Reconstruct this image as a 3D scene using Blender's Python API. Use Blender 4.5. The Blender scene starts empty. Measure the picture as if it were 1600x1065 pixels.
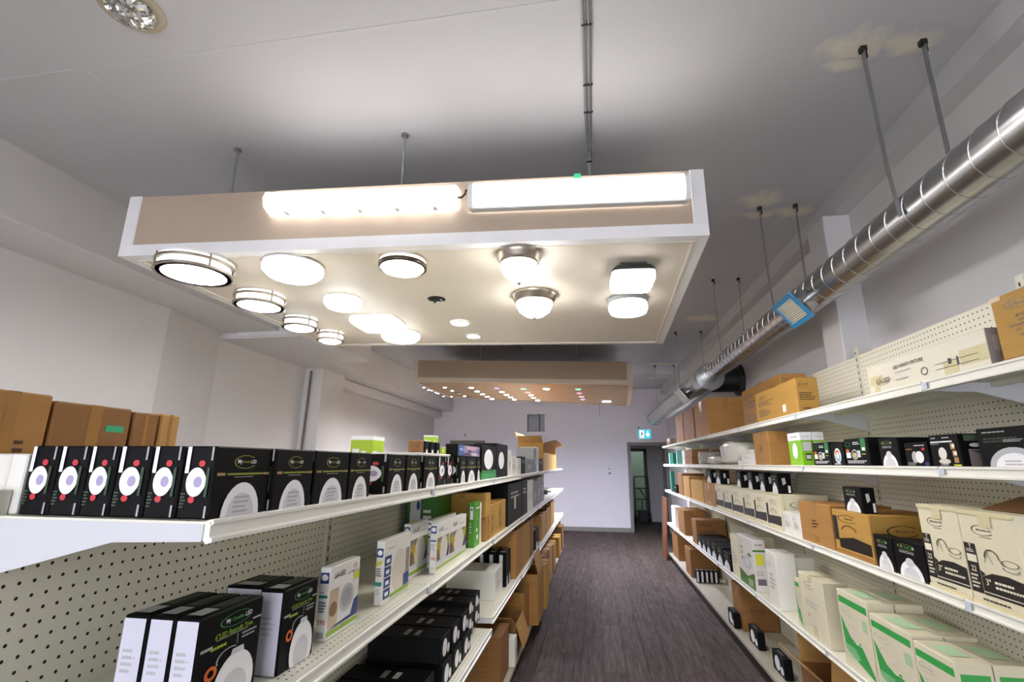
import bpy, math, random
from mathutils import Vector, Matrix
random.seed(11)
sc = bpy.context.scene
COL = sc.collection

# ------------------------------------------------------------------ camera, world, exposure
F, YAW, PITCH, ROLL, H = 763.4, 0.1636, 0.2443, 0.0068, 1.6
cy, sy, cp, sp, cr, sr = math.cos(YAW), math.sin(YAW), math.cos(PITCH), math.sin(PITCH), math.cos(ROLL), math.sin(ROLL)
_r0 = Vector((cy, sy, 0)); _f0 = Vector((-sy, cy, 0)); _z = Vector((0, 0, 1))
FW = cp*_f0 + sp*_z
_u0 = -sp*_f0 + cp*_z
RT = cr*_r0 + sr*_u0
UP = -sr*_r0 + cr*_u0
cam_data = bpy.data.cameras.new('camera')
cam_data.sensor_fit = 'HORIZONTAL'; cam_data.sensor_width = 36.0
cam_data.lens = F/1600*36.0
cam_data.clip_start = 0.05; cam_data.clip_end = 200
cam = bpy.data.objects.new('camera', cam_data); COL.objects.link(cam)
cam.matrix_world = Matrix(((RT.x, UP.x, -FW.x, 0), (RT.y, UP.y, -FW.y, 0), (RT.z, UP.z, -FW.z, H), (0, 0, 0, 1)))
sc.camera = cam

world = bpy.data.worlds.new('world'); sc.world = world
world.use_nodes = True
bg = world.node_tree.nodes['Background']
bg.inputs[0].default_value = (0.89, 0.93, 1.0, 1); bg.inputs[1].default_value = 3.3
vs = sc.view_settings
vs.view_transform = 'Standard'; vs.look = 'None'; vs.gamma = 1.0; vs.use_curve_mapping = False
vs.exposure = 1.66
LUM = 1.0      # common scale of the lamps on the display panels

# ------------------------------------------------------------------ where a point of the photograph lies in the room
def ray(px, py):
    return RT*((px-800)/F) - UP*((py-532.5)/F) + FW
def onX(px, py, X):
    d = ray(px, py); return Vector((0, 0, H)) + d*(X/d.x)
def onY(px, py, Y):
    d = ray(px, py); return Vector((0, 0, H)) + d*(Y/d.y)
def onZ(px, py, Z):
    d = ray(px, py); return Vector((0, 0, H)) + d*((Z-H)/d.z)
def Yat(px, X, z):
    k = (px-800)/F; q = z-H
    return (RT.x*X+RT.z*q-k*(FW.x*X+FW.z*q))/(k*FW.y-RT.y)
def Xat(px, Y, z):
    k = (px-800)/F; q = z-H
    return (RT.y*Y+RT.z*q-k*(FW.y*Y+FW.z*q))/(k*FW.x-RT.x)
def Zat(py, X, Y):
    k = (py-532.5)/F
    return H-((k*FW.x+UP.x)*X+(k*FW.y+UP.y)*Y)/(k*FW.z+UP.z)

# ------------------------------------------------------------------ materials
def lin(c):
    c /= 255.0
    return c/12.92 if c <= 0.04045 else ((c+0.055)/1.055)**2.4
def rgb(h):
    return (lin(int(h[0:2], 16)), lin(int(h[2:4], 16)), lin(int(h[4:6], 16)), 1)
MATS = {}
def mat(name, hexc='808080', rough=0.6, metal=0.0, var=0.0, scale=6.0, stretch=None, bump=0.0, emit=None, strength=0.0, spec=None, alpha=None):
    if name in MATS: return MATS[name]
    m = bpy.data.materials.new(name); m.use_nodes = True
    nt = m.node_tree; b = nt.nodes['Principled BSDF']
    c = rgb(hexc)
    b.inputs['Base Color'].default_value = c
    b.inputs['Roughness'].default_value = rough; b.inputs['Metallic'].default_value = metal
    if spec is not None: b.inputs['Specular IOR Level'].default_value = spec
    if var > 0 or bump > 0:
        tc = nt.nodes.new('ShaderNodeTexCoord'); mp = nt.nodes.new('ShaderNodeMapping')
        if stretch: mp.inputs['Scale'].default_value = stretch
        nz = nt.nodes.new('ShaderNodeTexNoise'); nz.inputs['Scale'].default_value = scale; nz.inputs['Detail'].default_value = 5
        nt.links.new(tc.outputs['Object'], mp.inputs[0]); nt.links.new(mp.outputs[0], nz.inputs['Vector'])
        if var > 0:
            rp = nt.nodes.new('ShaderNodeValToRGB')
            rp.color_ramp.elements[0].position = 0.3; rp.color_ramp.elements[1].position = 0.7
            rp.color_ramp.elements[0].color = (c[0]*(1-var), c[1]*(1-var), c[2]*(1-var), 1)
            rp.color_ramp.elements[1].color = (min(1, c[0]*(1+var)), min(1, c[1]*(1+var)), min(1, c[2]*(1+var)), 1)
            nt.links.new(nz.outputs['Fac'], rp.inputs[0]); nt.links.new(rp.outputs[0], b.inputs['Base Color'])
        if bump > 0:
            bp = nt.nodes.new('ShaderNodeBump'); bp.inputs['Strength'].default_value = bump; bp.inputs['Distance'].default_value = 0.003
            nt.links.new(nz.outputs['Fac'], bp.inputs['Height']); nt.links.new(bp.outputs[0], b.inputs['Normal'])
    if emit:
        b.inputs['Emission Color'].default_value = rgb(emit) if isinstance(emit, str) else (*emit, 1)
        b.inputs['Emission Strength'].default_value = strength
    MATS[name] = m
    return m
def ink(h, rough=0.42):
    return mat('print_'+h, h, rough)

def holes_material(name, hexc, pitch, rad, strip=None, rough=0.5):
    """paint with punched holes on a square grid in local y/z (or y/x for the shelf strip)"""
    m = bpy.data.materials.new(name); m.use_nodes = True
    nt = m.node_tree; L = nt.links; b = nt.nodes['Principled BSDF']; b.inputs['Roughness'].default_value = rough
    tc = nt.nodes.new('ShaderNodeTexCoord')
    def vm(op, a, bb=None):
        n = nt.nodes.new('ShaderNodeVectorMath'); n.operation = op
        L.new(a, n.inputs[0])
        if bb is not None: n.inputs[1].default_value = bb
        return n
    k = 1/pitch
    if strip is None:
        s = vm('MULTIPLY', tc.outputs['Object'], (0, k, k)); off = (0, .5, .5)
    else:
        s = vm('MULTIPLY', tc.outputs['Object'], (k, k, 0)); off = (.5, .5, 0)
    fr = vm('FRACTION', s.outputs[0]); sb = vm('SUBTRACT', fr.outputs[0], off); ln = vm('LENGTH', sb.outputs[0])
    lt = nt.nodes.new('ShaderNodeMath'); lt.operation = 'LESS_THAN'; lt.inputs[1].default_value = rad/pitch
    L.new(ln.outputs['Value'], lt.inputs[0])
    fac = lt.outputs[0]
    if strip is not None:
        sx = nt.nodes.new('ShaderNodeSeparateXYZ'); L.new(tc.outputs['Object'], sx.inputs[0])
        a = nt.nodes.new('ShaderNodeMath'); a.operation = 'COMPARE'; a.inputs[1].default_value = strip[0]; a.inputs[2].default_value = strip[1]
        L.new(sx.outputs['X'], a.inputs[0])
        mu = nt.nodes.new('ShaderNodeMath'); mu.operation = 'MULTIPLY'; L.new(fac, mu.inputs[0]); L.new(a.outputs[0], mu.inputs[1]); fac = mu.outputs[0]
    nz = nt.nodes.new('ShaderNodeTexNoise'); nz.inputs['Scale'].default_value = 3; L.new(tc.outputs['Object'], nz.inputs['Vector'])
    c = rgb(hexc)
    rp = nt.nodes.new('ShaderNodeValToRGB'); rp.color_ramp.elements[0].color = (c[0]*.93, c[1]*.93, c[2]*.91, 1); rp.color_ramp.elements[1].color = c
    L.new(nz.outputs['Fac'], rp.inputs[0])
    mx = nt.nodes.new('ShaderNodeMixRGB'); L.new(fac, mx.inputs[0]); L.new(rp.outputs[0], mx.inputs[1]); mx.inputs[2].default_value = (.012, .011, .010, 1)
    L.new(mx.outputs[0], b.inputs['Base Color'])
    MATS[name] = m
    return m

WALL = mat('wall_paint', 'dad7d8', 0.75, var=0.02, scale=2, bump=0.06)
WALLB = mat('lit_back_wall_paint', 'ebe8f1', 0.75, var=0.015, scale=2, bump=0.05)  # wall paint made lighter and cooler in place of more light back there
CEIL = mat('ceiling_paint', 'cdcccf', 0.8, var=0.025, scale=1.3, bump=0.08)
CEIL2 = mat('ceiling_joint', 'd0cfd1', 0.8)
PLAST = mat('plaster_patch', 'dcd8cf', 0.85)
_n = PLAST.node_tree; _b = _n.nodes['Principled BSDF']; _tc = _n.nodes.new('ShaderNodeTexCoord'); _nz = _n.nodes.new('ShaderNodeTexNoise'); _nz.inputs['Scale'].default_value = 9; _nz.inputs['Detail'].default_value = 6
_ln = _n.nodes.new('ShaderNodeVectorMath'); _ln.operation = 'LENGTH'; _n.links.new(_tc.outputs['UV'], _ln.inputs[0]); _n.links.new(_tc.outputs['Object'], _nz.inputs['Vector'])
_ad = _n.nodes.new('ShaderNodeMath'); _ad.operation = 'MULTIPLY_ADD'; _ad.inputs[1].default_value = 1.3; _n.links.new(_nz.outputs['Fac'], _ad.inputs[0]); _n.links.new(_ln.outputs['Value'], _ad.inputs[2])
_rp = _n.nodes.new('ShaderNodeValToRGB'); _mr = _n.nodes.new('ShaderNodeMapRange'); _mr.inputs[1].default_value = 1.0; _mr.inputs[2].default_value = 1.5
_rp.color_ramp.elements[0].color = rgb('f0ead9'); _rp.color_ramp.elements[1].color = rgb('cdcccf')
_n.links.new(_ad.outputs[0], _mr.inputs[0]); _n.links.new(_mr.outputs[0], _rp.inputs[0]); _n.links.new(_rp.outputs[0], _b.inputs['Base Color'])   # bare filler feathering into the ceiling paint
TRIMW = mat('white_trim', 'e4e2e4', 0.5, var=0.03, scale=10)
FASC = mat('fascia_board', 'b09d8b', 0.6, var=0.03, scale=4)
BEIGE = mat('beige_board', '97826d', 0.6, var=0.03, scale=4)
TRIMB = mat('beige_trim', 'bdae9c', 0.55, var=0.03, scale=8)
UNDER = mat('panel_underside', 'd5ccbe', 0.55, var=0.015, scale=3)
SHELF = holes_material('shelf_enamel', 'e9e6d6', 0.02, 0.0028, strip=(-0.045, 0.021), rough=0.38)
RAIL = mat('shelf_rail', 'eeece4', 0.35, var=0.02, scale=8)
BRKT = mat('shelf_bracket', 'cdcdd3', 0.4)
PEG = holes_material('pegboard', 'eeead8', 0.0265, 0.0034)
UPR = mat('upright_enamel', 'd6d3c4', 0.4)
SLOT = mat('slot_dark', '2a2a2a', 0.6)
KICK = mat('kick_plate', '2c2622', 0.5)
GALV = mat('galvanised_steel', 'b9babb', 0.27, 0.95, var=0.05, scale=5)
GALVD = mat('galvanised_strap', 'a3a6a8', 0.4, 0.75, var=0.1, scale=20)
SEAM = mat('duct_seam', 'd2d2d0', 0.25, 0.9)
NICK = mat('brushed_nickel', 'a69d92', 0.3, 0.95)
BRONZ = mat('oiled_bronze', '5a5049', 0.35, 0.8)
DARKB = mat('dark_bronze_housing', '3d3d3e', 0.5, 0.3)
BLACK = mat('black_plastic', '141414', 0.45)
WHITEP = mat('white_plastic', 'ececec', 0.4)
BLUET = mat('blue_tape', '2f86b8', 0.5)
GREYF = mat('door_frame_grey', '7f7d79', 0.5)
KRAFT = [mat('cardboard_%s' % n, c, 0.75, var=0.07, scale=5, stretch=(1, 1, 6), bump=0.05) for n, c in (('tan', 'a8793f'), ('ochre', 'b58a40'), ('brown', '8e6234'), ('pale', 'b4884f'))]
KRAFTD = mat('cardboard_inside', '7d5830', 0.8, var=0.06, scale=6)
TAPE = mat('packing_tape', 'a5783e', 0.22, var=0.05, scale=12)
TAPEC = mat('clear_tape', 'd9cfa6', 0.25)
CREAM = mat('cream_carton', 'ded6bb', 0.6, var=0.04, scale=5)
WHITEC = mat('white_carton', 'e6e4de', 0.5, var=0.03, scale=5)
BLKC = mat('black_carton', '0b0b0d', 0.5, var=0.08, scale=6, spec=0.14)
INSIDE = mat('dark_inside', '120e0a', 0.9)
BAG = mat('plastic_bag', 'dcdad2', 0.25, var=0.06, scale=9, bump=0.5)

# ------------------------------------------------------------------ mesh builder
class MB:
    def __init__(s): s.v = []; s.f = []; s.m = []; s.sm = []
    def add(s, vs, fs, m=0, sm=False):
        o = len(s.v); s.v += [tuple(p) for p in vs]
        for f in fs: s.f.append(tuple(i+o for i in f)); s.m.append(m); s.sm.append(sm)
        return s
    def box(s, x0, x1, y0, y1, z0, z1, m=0, b=0.0):
        cx, cy_, cz = (x0+x1)/2, (y0+y1)/2, (z0+z1)/2; h = (abs(x1-x0)/2, abs(y1-y0)/2, abs(z1-z0)/2)
        if b <= 0:
            vs = [(cx+i*h[0], cy_+j*h[1], cz+k*h[2]) for i in (-1, 1) for j in (-1, 1) for k in (-1, 1)]
            return s.add(vs, [(0, 1, 3, 2), (4, 6, 7, 5), (0, 4, 5, 1), (2, 3, 7, 6), (0, 2, 6, 4), (1, 5, 7, 3)], m)
        b = min(b, min(h)*0.45); ix = {}; vs = []
        for i in (-1, 1):
            for j in (-1, 1):
                for k in (-1, 1):
                    for a in range(3):
                        d = [h[0]-b, h[1]-b, h[2]-b]; d[a] = h[a]
                        ix[i, j, k, a] = len(vs); vs.append((cx+i*d[0], cy_+j*d[1], cz+k*d[2]))
        fs = []
        q = ((-1, -1), (1, -1), (1, 1), (-1, 1))
        for a in range(3):
            for sg in (-1, 1):
                f = []
                for p in q:
                    t = list(p); t.insert(a, sg); f.append(ix[t[0], t[1], t[2], a])
                fs.append(tuple(f))
        for a, c, d in ((0, 1, 2), (1, 2, 0), (0, 2, 1)):
            for p in q:
                t0 = [0, 0, 0]; t0[a] = p[0]; t0[c] = p[1]; t0[d] = -1; t1 = list(t0); t1[d] = 1
                fs.append((ix[(*t0, a)], ix[(*t0, c)], ix[(*t1, c)], ix[(*t1, a)]))
        for i in (-1, 1):
            for j in (-1, 1):
                for k in (-1, 1): fs.append((ix[i, j, k, 0], ix[i, j, k, 1], ix[i, j, k, 2]))
        return s.add(vs, fs, m)
    def prism(s, poly, z0, z1, m=0):
        n = len(poly); vs = [(p[0], p[1], z0) for p in poly]+[(p[0], p[1], z1) for p in poly]
        fs = [tuple(range(n-1, -1, -1)), tuple(range(n, 2*n))]+[(i, (i+1) % n, n+(i+1) % n, n+i) for i in range(n)]
        return s.add(vs, fs, m)
    def prismY(s, poly, y0, y1, m=0):          # poly in x,z
        n = len(poly); vs = [(p[0], y0, p[1]) for p in poly]+[(p[0], y1, p[1]) for p in poly]
        fs = [tuple(range(n)), tuple(range(2*n-1, n-1, -1))]+[(i, n+i, n+(i+1) % n, (i+1) % n) for i in range(n)]
        return s.add(vs, fs, m)
    def cyl(s, p0, p1, r0, r1=None, n=16, m=0, caps=True, sm=True):
        p0 = Vector(p0); p1 = Vector(p1); r1 = r0 if r1 is None else r1
        ax = (p1-p0).normalized(); t = Vector((1, 0, 0)) if abs(ax.x) < .9 else Vector((0, 1, 0))
        u = ax.cross(t).normalized(); w = ax.cross(u)
        vs = [p+r*(math.cos(2*math.pi*i/n)*u+math.sin(2*math.pi*i/n)*w) for p, r in ((p0, r0), (p1, r1)) for i in range(n)]
        s.add(vs, [(i, (i+1) % n, n+(i+1) % n, n+i) for i in range(n)], m, sm)
        if caps: s.add(vs[:n], [tuple(range(n-1, -1, -1))], m); s.add(vs[n:], [tuple(range(n))], m)
        return s
    def lathe(s, prof, c=(0, 0, 0), n=32, m=0, sx=1.0, sq=None):
        """profile (radius, z) turned about z; sq: superellipse power for rounded squares"""
        vs = []
        for r, z in prof:
            for i in range(n):
                a = 2*math.pi*i/n; ca, sa = math.cos(a), math.sin(a)
                if sq: k = 1/((abs(ca)**sq+abs(sa)**sq)**(1/sq)); ca *= k; sa *= k
                vs.append((c[0]+r*ca*sx, c[1]+r*sa, c[2]+z))
        fs = [(j*n+i, j*n+(i+1) % n, (j+1)*n+(i+1) % n, (j+1)*n+i) for j in range(len(prof)-1) for i in range(n)]
        s.add(vs, fs, m, True)
        if prof[0][0] > 1e-4: s.add(vs[:n], [tuple(range(n))], m)
        if prof[-1][0] > 1e-4: s.add(vs[-n:], [tuple(range(n-1, -1, -1))], m)
        return s
    def tube(s, pts, r, n=8, m=0):
        pts = [Vector(p) for p in pts]; rings = []
        for i, p in enumerate(pts):
            d = (pts[min(i+1, len(pts)-1)]-pts[max(i-1, 0)]).normalized()
            t = Vector((0, 0, 1)) if abs(d.z) < .9 else Vector((1, 0, 0))
            u = d.cross(t).normalized(); w = d.cross(u)
            rings.append([p+r*(math.cos(2*math.pi*k/n)*u+math.sin(2*math.pi*k/n)*w) for k in range(n)])
        vs = [q for g in rings for q in g]
        s.add(vs, [(i*n+k, i*n+(k+1) % n, (i+1)*n+(k+1) % n, (i+1)*n+k) for i in range(len(pts)-1) for k in range(n)], m, True)
        s.add(rings[0], [tuple(range(n))], m); s.add(rings[-1], [tuple(range(n-1, -1, -1))], m)
        return s
    def mesh(s, name, mats):
        me = bpy.data.meshes.new(name); me.from_pydata(s.v, [], s.f)
        for x in (mats if isinstance(mats, (list, tuple)) else [mats]): me.materials.append(x)
        me.polygons.foreach_set('material_index', s.m); me.polygons.foreach_set('use_smooth', s.sm); me.update()
        return me
    def build(s, name, mats, parent=None, loc=(0, 0, 0), rz=0.0):
        return obj(name, s.mesh(name, mats), parent, loc, rz)
def obj(name, me, parent=None, loc=(0, 0, 0), rz=0.0):
    o = bpy.data.objects.new(name, me); COL.objects.link(o); o.location = loc; o.rotation_euler = (0, 0, rz)
    if parent: o.parent = parent
    return o
def tag(o, label, cat, group=None):
    o['label'] = label; o['category'] = cat
    if group: o['group'] = group
    return o
def thing(name, label, cat, loc=(0, 0, 0), rz=0.0, group=None):
    return tag(obj(name, None, None, loc, rz), label, cat, group)
def struct(o): o['kind'] = 'structure'; return o

# ------------------------------------------------------------------ flat print on the faces of a carton
TXT = {}
def text_mesh(s):
    if s in TXT: return TXT[s]
    cu = bpy.data.curves.new('lettering', 'FONT'); cu.body = s; cu.resolution_u = 2; cu.offset = 0.012
    o = bpy.data.objects.new('lettering', cu); COL.objects.link(o)
    bpy.context.view_layer.update()
    me = o.evaluated_get(bpy.context.evaluated_depsgraph_get()).to_mesh()
    vs = [(v.co.x, v.co.y) for v in me.vertices]; fs = [tuple(p.vertices) for p in me.polygons]
    bpy.data.objects.remove(o); bpy.data.curves.remove(cu)
    xs = [v[0] for v in vs] or [0]; ys = [v[1] for v in vs] or [0]
    x0, x1, y0, y1 = min(xs), max(xs), min(ys), max(ys)
    TXT[s] = ([(x-x0, y-y0) for x, y in vs], fs, x1-x0, y1-y0)
    return TXT[s]
def art_mesh(name, w, d, h, prims):
    mb = MB(); mats = []; idx = {}
    faces = {'F': ((-w/2, -d/2, 0), (1, 0, 0), (0, 0, 1), (0, -1, 0), w, h), '+': ((w/2, -d/2, 0), (0, 1, 0), (0, 0, 1), (1, 0, 0), d, h),
             '-': ((-w/2, d/2, 0), (0, -1, 0), (0, 0, 1), (-1, 0, 0), d, h), 'T': ((-w/2, -d/2, h), (1, 0, 0), (0, 1, 0), (0, 0, 1), w, d)}
    for layer, p in enumerate(prims):
        fc, kind, m = p[0], p[1], p[2]
        o, u, v, n, su, sv = faces[fc]
        o = Vector(o)+Vector(n)*(0.0005+0.00012*layer); u = Vector(u); v = Vector(v)
        if m.name not in idx: idx[m.name] = len(mats); mats.append(m)
        mi = idx[m.name]
        P = lambda a, b: o+u*(a*su)+v*(b*sv)
        if kind == 'r':
            a, b, c, e = p[3:7]; mb.add([P(a, b), P(c, b), P(c, e), P(a, e)], [(0, 1, 2, 3)], mi)
        elif kind == 'p':
            q = p[3]; mb.add([P(*t) for t in q], [tuple(range(len(q)))], mi)
        elif kind == 'e':      # ellipse cu cv ru rv, clipped to the face
            a, b, ra, rb = p[3:7]; k = 26
            q = [P(min(max(a+ra*math.cos(2*math.pi*i/k), 0), 1), min(max(b+rb*math.sin(2*math.pi*i/k), 0.004), 1)) for i in range(k)]
            mb.add(q, [tuple(range(k))], mi)
        elif kind == 'o':      # ring, optionally open: cu cv ru rv thick a0 a1
            a, b, ra, rb, th = p[3:8]; a0, a1 = (p[8], p[9]) if len(p) > 8 else (0, 360); k = 30
            vs = []
            for i in range(k+1):
                t = math.radians(a0+(a1-a0)*i/k); c_, s_ = math.cos(t), math.sin(t)
                vs += [P(a+ra*c_, b+rb*s_), P(a+ra*(1-th)*c_, b+rb*(1-th)*s_)]
            mb.add(vs, [(2*i, 2*i+2, 2*i+3, 2*i+1) for i in range(k)], mi)
        elif kind == 't':      # text: centre u, centre v, width fraction, string (height follows, at most hmax of the face)
            a, b, wf, s = p[3:7]; hm = p[7] if len(p) > 7 else 1
            vs, fs, tw, th = text_mesh(s)
            if not fs: continue
            k = min(wf*su/tw, hm*sv/th); c0 = P(a, b)-u*(tw*k/2)-v*(th*k/2)
            mb.add([c0+u*(x*k)+v*(y*k) for x, y in vs], fs, mi)
        elif kind == 'l':      # rows of small print: u0 v0 u1 v1 rows
            a, b, c, e, rows = p[3:8]; rnd = random.Random(layer*7+rows)
            for i in range(rows):
                t = b+(e-b)*(i+.5)/rows; hh = (e-b)/rows*.24; c2 = a+(c-a)*rnd.uniform(.6, 1)
                x = a
                while x < c2:
                    x2 = min(c2, x+(c-a)*rnd.uniform(.06, .16)); mb.add([P(x, t-hh), P(x2, t-hh), P(x2, t+hh), P(x, t+hh)], [(0, 1, 2, 3)], mi); x = x2+(c-a)*.02
    return mb.mesh(name, mats)
# ================================================================== THE SETTING
CZ, YB, YF, XR = 3.45, 12.77, -4.5, 1.82
# ---- floor: base slab and vinyl planks
struct(MB().box(-4.6, 2.2, YF-.2, 17.2, -0.12, -0.012).build('floor', mat('floor_joint', '2b2523', 0.7)))
floor = bpy.data.objects['floor']
def plank_material(name, c0, c1):
    m = bpy.data.materials.new(name); m.use_nodes = True; nt = m.node_tree; L = nt.links; b = nt.nodes['Principled BSDF']
    tc = nt.nodes.new('ShaderNodeTexCoord'); oi = nt.nodes.new('ShaderNodeObjectInfo')
    ad = nt.nodes.new('ShaderNodeVectorMath'); ad.operation = 'ADD'
    cb = nt.nodes.new('ShaderNodeCombineXYZ'); mu = nt.nodes.new('ShaderNodeMath'); mu.operation = 'MULTIPLY'; mu.inputs[1].default_value = 40
    L.new(oi.outputs['Random'], mu.inputs[0]); L.new(mu.outputs[0], cb.inputs[0]); L.new(mu.outputs[0], cb.inputs[1])
    L.new(tc.outputs['Object'], ad.inputs[0]); L.new(cb.outputs[0], ad.inputs[1])
    mp = nt.nodes.new('ShaderNodeMapping'); mp.inputs['Scale'].default_value = (16, 1.3, 1); L.new(ad.outputs[0], mp.inputs[0])
    nz = nt.nodes.new('ShaderNodeTexNoise'); nz.inputs['Scale'].default_value = 2.2; nz.inputs['Detail'].default_value = 8; nz.inputs['Roughness'].default_value = .65; nz.inputs['Distortion'].default_value = .6
    L.new(mp.outputs[0], nz.inputs['Vector'])
    rp = nt.nodes.new('ShaderNodeValToRGB'); rp.color_ramp.elements[0].position = .3; rp.color_ramp.elements[1].position = .72
    rp.color_ramp.elements[0].color = rgb(c0); rp.color_ramp.elements[1].color = rgb(c1); L.new(nz.outputs['Fac'], rp.inputs[0])
    hs = nt.nodes.new('ShaderNodeHueSaturation'); mr = nt.nodes.new('ShaderNodeMapRange'); mr.inputs[3].default_value = .86; mr.inputs[4].default_value = 1.12
    L.new(oi.outputs['Random'], mr.inputs[0]); L.new(mr.outputs[0], hs.inputs['Value']); L.new(rp.outputs[0], hs.inputs['Color']); L.new(hs.outputs[0], b.inputs['Base Color'])
    b.inputs['Roughness'].default_value = .72; b.inputs['Specular IOR Level'].default_value = .1
    bp = nt.nodes.new('ShaderNodeBump'); bp.inputs['Strength'].default_value = .12; bp.inputs['Distance'].default_value = .002; L.new(nz.outputs['Fac'], bp.inputs['Height']); L.new(bp.outputs[0], b.inputs['Normal'])
    return m
PLANK = plank_material('vinyl_plank', '372e29', '685c56')
PW, PL = 0.178, 1.22
pm = MB().box(-PW/2+.0012, PW/2-.0012, -PL/2+.0012, PL/2-.0012, -.012, 0, b=.0012).mesh('plank', PLANK)
n = 0
for i in range(13):
    x = -0.78+PW*i
    off = (i*0.43) % PL
    for j in range(15):
        y = 2.9+off+PL*(j-1)
        if y > 16.6 or (y > 13.3 and (x < .7)): continue
        obj('plank', pm, floor, (x, y, 0)); n += 1
# the rest of the floor, out of the aisle
fm = MB()
fm.box(-4.5, -0.78-PW/2, YF, YB, -.012, -.0005); fm.box(-0.78-PW/2, 1.9, YF, 1.0, -.012, -.0005)
o = fm.build('plank_field', PLANK, floor); o['kind'] = 'stuff'

# ---- ceiling
ceil = struct(MB().box(-4.5, 2.1, YF-.1, YB+.1, CZ, CZ+.12).build('ceiling', CEIL))
for (x0, x1, y0, y1) in ((-3.4, 1.7, 1.62, 1.64), (-3.4, 1.7, 4.06, 4.08), (-3.4, 1.7, 6.5, 6.52), (-1.66, -1.645, 0.4, 1.62), (-2.4, -2.385, 1.64, 4.06), (0.72, 0.735, 1.64, 4.06), (.1, .115, 4.08, 6.5)):
    MB().box(x0, x1, y0, y1, CZ-.0015, CZ).build('drywall_joint', CEIL2, ceil)
def patch(px, py, rx, ry, seed):
    c = onZ(px, py, CZ); k = 22; rx *= 1.3; ry *= 1.3
    vs_ = [(0, 0, -.001-.0003*seed)]+[(rx*math.cos(2*math.pi*i/k), ry*math.sin(2*math.pi*i/k), -.0005) for i in range(k)]
    me = MB().add(vs_, [(0, 1+(i+1) % k, 1+i) for i in range(k)]).mesh('plaster_patch', PLAST)
    uv = me.uv_layers.new(name='UVMap')
    for l in me.loops:
        v = me.vertices[l.vertex_index].co; uv.data[l.index].uv = (v.x/rx, v.y/ry)
    obj('plaster_patch', me, ceil, (c.x, c.y, CZ))
for a in ((1338, 75, .17, .12, 1), (1422, 66, .14, .08, 2), (1318, 100, .1, .05, 3), (1190, 312, .16, .13, 4), (1185, 335, .14, .07, 5), (1240, 330, .16, .1, 6), (1100, 497, .3, .16, 7), (1030, 568, .32, .12, 8), (1058, 569, .14, .08, 9), (1040, 582, .25, .08, 10), (1021, 590, .16, .1, 11), (1046, 590, .2, .1, 12)):
    patch(*a)
# bulkhead along the right wall
struct(MB().box(1.71, XR+.05, YF, YB, 3.315, CZ-.0005).build('trim_1', CEIL))

# ---- right wall with its pilaster
wr = struct(MB().box(XR, XR+.12, YF, YB, 0, 3.32).build('wall_right', WALL))
MB().box(1.65, XR+.01, 3.455, 3.715, 0, 3.31, b=.006).build('pilaster', WALL, wr)
MB().box(1.65, XR+.01, 9.5, 9.76, 0, 3.31, b=.006).build('pilaster', WALL, wr)

# ---- left wall, column and stepped bulkhead
wl = struct(MB().prism([(-3.93, YF), (-3.93, 3.85), (-4.13, 4.75), (-4.22, YB), (-4.4, YB), (-4.4, YF)], 0, CZ).build('wall_left', WALL))
MB().box(-4.25, -3.87, 6.5, 7.15, 0, 3.2, b=.006).build('column', WALL, wl)
MB().tube([(Xat(468.7, 6.45, Zat(698, -4.15, 6.45)), 6.45, .6), (Xat(486.5, 6.45, 2.88), 6.45, 2.88)], .016, 8).build('wall_pipe', mat('pipe_grey', '6d665f', .5), wl)
bh = struct(MB().box(-4.3, -3.41, YF, 4.75, 3.0, CZ-.0005).build('trim_2', WALL))
MB().box(-4.3, -3.0, 4.75, 6.2, 2.93, CZ-.0007, b=.004).build('soffit_block', WALL, bh)
MB().box(-4.3, -3.572, 6.2, 7.33, 2.931, CZ-.0008, b=.004).build('soffit_block', WALL, bh)
MB().box(-4.3, -3.70, 7.33, YB, 2.932, CZ-.0009, b=.004).build('soffit_block', WALL, bh)
MB().box(-4.3, -4.0, 7.15, YB, 2.76, 2.932, b=.03).build('soffit_ledge', WALL, bh)
MB().box(-3.9, -3.05, 4.735, 4.75, 2.955, 3.0).build('soffit_strip', TRIMW, bh)
MB().box(-3.42, -3.405, YF, 4.74, 2.995, 3.006).build('corner_bead', TRIMW, bh)

# ---- back wall with door opening and hatch
D0, D1, DH = 0.87, 1.75, 2.066
hx0, hx1, hz0, hz1 = -1.69, -1.24, 2.39, 2.835
wb = MB()
for x0, x1, z0, z1 in ((-4.4, hx0, 0, CZ), (hx1, D0, 0, CZ), (hx0, hx1, 0, hz0), (hx0, hx1, hz1, CZ), (D0, D1, DH, CZ), (D1, 2.1, 0, CZ)):
    wb.box(x0, x1, YB, YB+.12, z0, z1)
wbk = struct(wb.build('wall_back', WALLB))
struct(MB().box(-4.0, D0-.05, YB-.014, YB, 0, .1, b=.003).build('baseboard_back', mat('baseboard_grey', '8b8783', .5)))
dr = struct(thing('door_1', 'grey door frame', 'door')); del dr['label']; del dr['category']
for x0, x1, z0, z1 in ((D0-.05, D0+.03, 0, DH-.03), (D1-.03, D1+.05, 0, DH-.03), (D0-.05, D1+.05, DH-.03, DH+.05)):
    MB().box(x0, x1, YB-.03, YB+.14, z0, z1, b=.006).build('door_frame', GREYF, dr)
MB().box(D1-.14, D1-.06, YB+.06, YB+.12, DH-.16, DH-.03, b=.006).build('door_closer', mat('closer_grey', '55524f', .5), dr)
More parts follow.
